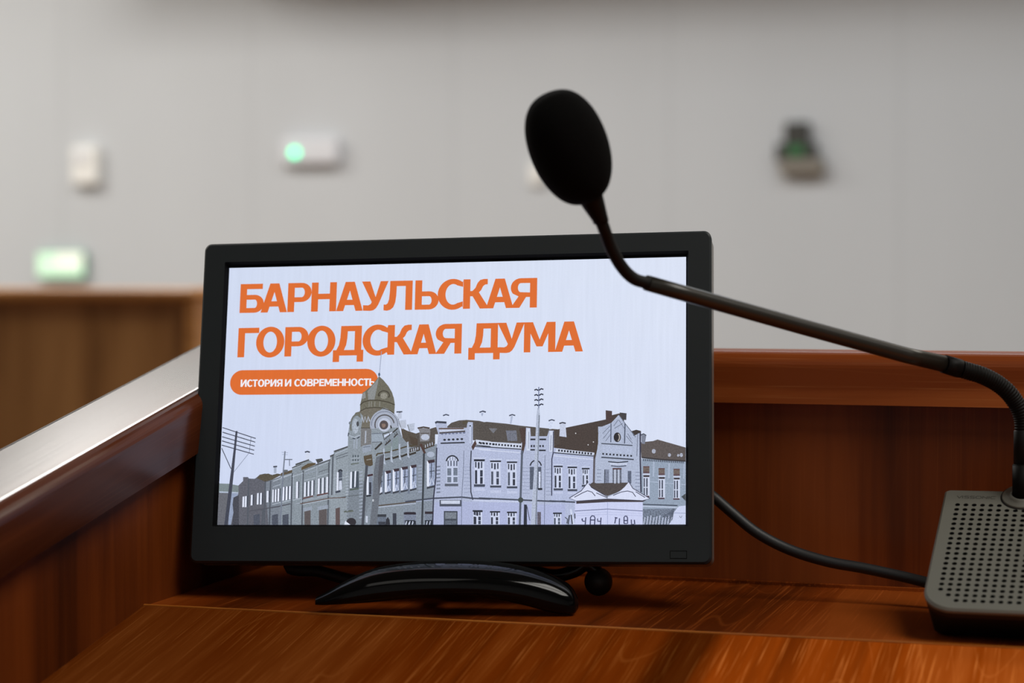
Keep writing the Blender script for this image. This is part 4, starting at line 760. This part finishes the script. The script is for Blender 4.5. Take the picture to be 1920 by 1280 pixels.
pl = MB(); po = plate_outline(); pi_ = plate_outline(.0012); n = len(po)
tris_outer = [(p[0], p[1], 0) for p in pi_]
grid_hole = [(gx0, gy0, 0), (gx1, gy0, 0), (gx1, gy1, 0), (gx0, gy1, 0)]
pl.poly(tris_outer, [grid_hole], BM)
A = [BM @ Vector((p[0], p[1], 0)) for p in pi_]; B = [BM @ Vector((p[0], p[1], -.0012)) for p in po]; D_ = [BM @ Vector((p[0], p[1], -.0028)) for p in po]
pl.add(A + B, [(i, (i + 1) % n, n + (i + 1) % n, n + i) for i in range(n)], 0, True); pl.add(B + D_, [(i, (i + 1) % n, n + (i + 1) % n, n + i) for i in range(n)], 0, True)
def has_hole(c, r):
    k = min(c, NC - 1 - c)
    if r == NR - 2 and k < 1: return False
    if r == NR - 1 and k < 2: return False
    x, y = c * pit - .037, -r * pit - .009
    return math.hypot(x, y) > .0135
for c in range(NC):
    for r in range(NR):
        x, y = c * pit, -r * pit; h = pit / 2
        sq = [(x + h, y), (x + h, y + h), (x, y + h), (x - h, y + h), (x - h, y), (x - h, y - h), (x, y - h), (x + h, y - h)]
        V = lambda l, z: [BM @ Vector((p[0], p[1], z)) for p in l]
        if not has_hole(c, r): pl.add(V(sq, 0), [tuple(range(8))], 0); continue
        ci = [(x + HR * math.cos(math.radians(22.5 * k)), y + HR * math.sin(math.radians(22.5 * k))) for k in range(16)]
        sq16 = []
        for k in range(8):
            p, q = sq[k], sq[(k + 1) % 8]; sq16 += [p, ((p[0] + q[0]) / 2, (p[1] + q[1]) / 2)]
        pl.add(V(sq16, 0) + V(ci, 0), [(i, (i + 1) % 16, 16 + (i + 1) % 16, 16 + i) for i in range(16)], 0)
        pl.add(V(ci, 0) + V(ci, -.0016), [(i, (i + 1) % 16, 16 + (i + 1) % 16, 16 + i) for i in range(16)], 1)
        pl.add(V(ci, -.0016), [tuple(range(16))], 1)
plate = pl.build('top_plate', [plate_grey, hole_black], mic)
# maker's lettering above the holes, as thin strokes
LT = {'V': ([(0, 1), (.45, 0), (.9, 1)],), 'I': ([(0, 0), (0, 1)],), 'S': ([(.8, 1), (.12, 1), (0, .85), (.1, .55), (.72, .48), (.82, .3), (.74, 0), (0, 0)],), 'O': ([(.2, 0), (0, .25), (0, .75), (.2, 1), (.8, 1), (1, .75), (1, .25), (.8, 0), (.2, 0)],),
      'N': ([(0, 0), (0, 1), (.85, 0), (.85, 1)],), 'C': ([(.85, 1), (.2, 1), (0, .75), (0, .25), (.2, 0), (.85, 0)],)}
ADV = {'V': .95, 'I': .2, 'S': .95, 'O': 1.15, 'N': 1.05, 'C': 1.0}
lt = MB(); x = -.0012; hgt = .0024; wid = .0031
for ch in 'VISSONIC':
    for seg in LT[ch]:
        for (ax, ay), (bx, by) in zip(seg[:-1], seg[1:]):
            p, q = np.array([x + ax * wid, .0067 + ay * hgt]), np.array([x + bx * wid, .0067 + by * hgt]); d = q - p; d /= np.hypot(*d) + 1e-9; nn_ = np.array([-d[1], d[0]]) * .00022; p = p - d * .0001; q = q + d * .0001
            lt.add([BM @ Vector((t[0], t[1], .00006)) for t in (p + nn_, p - nn_, q - nn_, q + nn_)], [(0, 1, 2, 3)])
    x += (ADV[ch] + .12) * wid
lt.build('lettering', plate_ink, plate)
# body below the plate
bd = MB(); o1 = plate_outline(.0004); n = len(o1)
up = [BM @ Vector((p[0], p[1], -.0026)) for p in o1]; mid = [BM @ Vector((p[0], p[1], -.006)) for p in plate_outline(.0006)]
zf = Z0 + .0005
dn0 = [BM @ Vector((p[0], p[1], -.010)) for p in plate_outline(.004)]
dn = [Vector((p.x, p.y + (.007 if p.y < BQ[1] - .04 else 0), zf + .002)) for p in dn0]
dn = [Vector((p.x, min(max(p.y, 1.139), 1.216), p.z)) for p in dn]
ft = [Vector((p.x + (.003 if p.x < BQ[0] + .036 else -.003), p.y + (.003 if p.y < BQ[1] - .03 else -.003), zf)) for p in dn]
for A_, B_ in ((up, mid), (mid, dn), (dn, ft)): bd.add(A_ + B_, [(i, n + i, n + (i + 1) % n, (i + 1) % n) for i in range(n)], 0, True)
bd.add(up, [tuple(range(n))]); bd.add(ft, [tuple(range(n))[::-1]])
bd.build('base_body', base_black, mic)
# ring, socket, gooseneck
RC = BM @ Vector((.0365, .009, 0))
rg = MB(); rg.lathe([(.0118, -.004), (.0118, .0008), (.0114, .0013), (.0074, .0016), (.0072, .0026), (.0060, .0028)], BM @ Matrix.Translation((.0365, .009, 0)), 40); rg.build('ring', plate_grey, mic)
MB().lathe([(.0126, -.001), (.0126, .0003), (.0117, .0003)], BM @ Matrix.Translation((.0365, .009, 0)), 40).build('ring_gap', hole_black, mic)
SD = 1.190
base_d = float(np.dot(np.array(RC) - np.array([0, 0, EYE]), FWD * cp - UP * sp))
SD = base_d
p0 = np.array(at(1919, 938, SD)); p1 = at(1919, 872, SD); p2 = at(1919, 808, SD)
so = MB(); so.tube([p0, p1], [.0064, .0064], 28); so.tube([p1, p1 + (p1 - p0) * .03], [.0064, .0058], 28); so.build('socket', mic_black, mic)
so = MB(); so.tube([p1, p2, p2 + (p2 - p1) * .03], [.0057, .0056, .005], 28); so.build('collar', mic_joint, mic)
gp = spline([p2, at(1917.5, 786, SD), at(1912, 768, SD), at(1903, 752, SD), at(1888, 733, SD - .001), at(1866, 716, SD - .002), at(1841, 703.5, SD - .004), at(1822, 697.5, SD - .005), at(1803, 692, SD - .006)], 30)
cum = [0]
for a, b in zip(gp[:-1], gp[1:]): cum.append(cum[-1] + float(np.linalg.norm(b - a)))
PITCH_C = cum[-1] / 34
gr = [.0050 + .00022 * math.cos(2 * math.pi * c / PITCH_C) for c in cum]
gq = MB(); gq.tube(gp, gr, 24); gq.build('gooseneck', mic_black, mic)
d0, d1, d2 = SD - .006, SD - .010, SD - .085
jn = MB(); jn.tube([at(1803, 692, d0), at(1798, 690.5, d0), at(1770, 682, d1)], [.0051, .0055, .0054], 28); jn.build('joint', mic_black, mic)
stm = MB(); stm.tube([at(1770, 682, d1), at(1769, 681.7, d1), at(1700, 666, d1 - .008), at(1500, 611, d1 - .038), at(1288, 551.5, d2 + .012), at(1214, 530.5, d2)], [.0046, .0049, .0046, .0045, .0044, .0043], 28); stm.build('stem', mic_tube, mic)
tn = MB(); tn.tube(spline([at(1214, 530.5, d2), at(1192, 524, d2 - .003), at(1176, 512, d2 - .006), at(1162, 494.5, d2 - .010), at(1152, 477, d2 - .014), at(1141.5, 454.5, d2 - .018), at(1132, 427, d2 - .024), at(1126, 412, d2 - .026)], 8), [.0043, .0042] + [.0034] * 55, 22)
tn.build('thin_neck', mic_joint, mic)
hd = d2 - .027
cu = MB(); cu.tube([at(1127.5, 420, hd), at(1127, 416, hd), at(1125, 409, hd - .001), at(1108, 371, hd - .006), at(1104, 360, hd - .008)], [.0030, .0042, .0043, .0066, .0068], 26); cu.build('head_cup', mic_black, mic)
# foam windscreen
fa, fb = np.array(at(1105.5, 378, hd - .008)), np.array(at(1028, 174, hd - .024))
ax = Vector(fb - fa); Lf = ax.length; ax.normalize()
Zq = ax.to_track_quat('Z', 'Y').to_matrix().to_4x4(); FM = Matrix.Translation(Vector(fa)) @ Zq
prof = []
for k in range(41):
    t = k / 40; ang = math.pi * t
    z = Lf * (.5 - .5 * math.cos(ang)); r = .0208 * abs(math.sin(ang)) ** .78 * (1 + .035 * math.cos(ang + math.pi))
    prof.append((max(r, .0002), z))
wf = MB(); wf.lathe(prof, FM, 48); wf.build('windscreen', foam, mic)

# microphone cable
cb = MB(); pts = spline([at(1330, 925, 1.262), at(1345, 937, 1.262), at(1375, 963, 1.26), at(1420, 999, 1.255), at(1480, 1030, 1.25), at(1550, 1052, 1.243), at(1620, 1065, 1.236), at(1690, 1080, 1.228), at(1745, 1093, 1.220), at(1790, 1098, 1.213)], 8)
cb.tube([MM @ Vector((.150, .036, -.045))] + pts, .0034, 18)
tag(cb.build('microphone_cable', black_rubber), 'black cable sagging from behind the monitor to the grey microphone base', 'cable')

# ------------------------------------------------------------------ far side of the hall
YW = Y1
def wbox(u0, v0, u1, v1, d0=0.0, d1=.06):
    a, b = on_y(u0, v0, YW), on_y(u1, v1, YW); return a[0], b[0], YW - d1, YW - d0, b[2], a[2]
white_pl = mat('white_plastic', (252, 252, 248), .4)
white_pl2 = mat('offwhite_plastic', (232, 234, 240), .45)
grey_pl = mat('dark_grey_plastic', (62, 62, 58), .5)
taupe = mat('taupe_plastic', (138, 132, 122), .5)
led = mat('green_led', (30, 255, 176), .3, emit=3.6)
led_dim = mat('green_lamp_dim', (52, 112, 66), .4, emit=.06)
sign_green = mat('sign_lit_green', (204, 240, 208), .4, emit=.6)
sign_white = mat('sign_lit_white', (240, 244, 228), .4, emit=.6)
sign_edge = mat('sign_green_edge', (110, 160, 146), .4)

def ctr(bx): return ((bx[0] + bx[1]) / 2, bx[3], (bx[4] + bx[5]) / 2)
bx = wbox(145, 276, 192, 346, 0, .07); so_ = thing('alarm_sounder', ctr(bx), 'small upright white alarm sounder on the back wall, above the green exit sign', 'alarm')
MB().box(*bx).build('housing', white_pl, so_, .012, 3)
MB().lathe([(.0001, .012), (.028, .012), (.036, .004), (.040, -.004)], Matrix.Translation((bx[0] + .065, bx[2], bx[5] - .06)) @ Matrix.Rotation(math.pi / 2, 4, 'X'), 24).build('horn', white_pl2, so_)
bx = wbox(536, 263, 641, 307, 0, .07); em = thing('emergency_light', ctr(bx), 'white wall lamp with a glowing green indicator at its left end', 'emergency light')
MB().box(*bx).build('housing', white_pl2, em, .014, 3)
lc = on_y(552, 286, YW - .074); lm = MB(); lm.lathe([(.0001, .013), (.014, .011), (.0195, .003), (.020, -.006)], Matrix.Translation((lc[0], YW - .071, lc[2])) @ Matrix.Rotation(math.pi / 2, 4, 'X'), 20); lm.build('indicator_lamp', led, em)
bx = wbox(78, 472, 166, 522, 0, .05); ex = thing('exit_sign', ctr(bx), 'glowing pale green and white exit sign box just above the far wooden partition', 'sign')
MB().box(*bx).build('housing', sign_edge, ex, .006, 2)
x0, x1, y0, y1, z0, z1 = bx; ym = y0 - .004; w_ = x1 - x0; h_ = z1 - z0
fc = MB(); fc.box(x0 + .006, x1 - .006, ym, y0 + .002, z0 + .012, z1 - .006); fc.build('face', sign_green, ex)
ar = MB(); ar.box(x0 + w_ * .42, x1 - .012, ym - .002, ym + .001, z0 + h_ * .45, z1 - .01); ar.build('lit_panel', sign_white, ex)
bx = wbox(1458, 270, 1534, 302, 0, .07); dv = thing('wall_device', ctr(bx), 'dark wall-mounted device with a dim green light on the right of the back wall', 'wall device')
MB().box(*wbox(1474, 230, 1520, 272, 0, .06)).build('upper_block', grey_pl, dv, .012, 3)
MB().box(*bx).build('body', grey_pl, dv, .012, 3)
MB().box(*wbox(1482, 274, 1512, 294, .066, .078)).build('indicator_light', led_dim, dv, .004, 2)
MB().box(*wbox(1466, 300, 1548, 326, 0, .08)).build('bracket', taupe, dv, .012, 3)
bx = wbox(996, 306, 1022, 346, 0, .04); tag(MB().box(*bx).build('wall_sensor', white_pl, None, .008, 3), 'little white box on the back wall half hidden behind the microphone foam', 'sensor')

# tall wooden partition in front of the back wall
YQ = 4.2
pr_ = on_y(368, 541, YQ); XQ1 = pr_[0]; ZQ = pr_[2]; XQ0 = XQ1 - 2.6
pa = thing('wooden_partition', ((XQ0 + XQ1) / 2, YQ + .2, 0), 'tall brown wooden partition with its cap toned as lit, in front of the far wall', 'partition')
MB().box(XQ0, XQ1, YQ - .012, YQ + .38, ZQ - .030, ZQ).build('cap', wood_far_lit, pa, .014, 3)
MB().box(XQ1 - .028, XQ1, YQ - .004, YQ + .37, 0, ZQ - .030).build('end_post', wood_far_lit, pa)
pb = MB(); pb.box(XQ0, XQ1 - .028, YQ + .05, YQ + .36, 0, ZQ - .030); pb.build('front_panel', wood_far, pa)
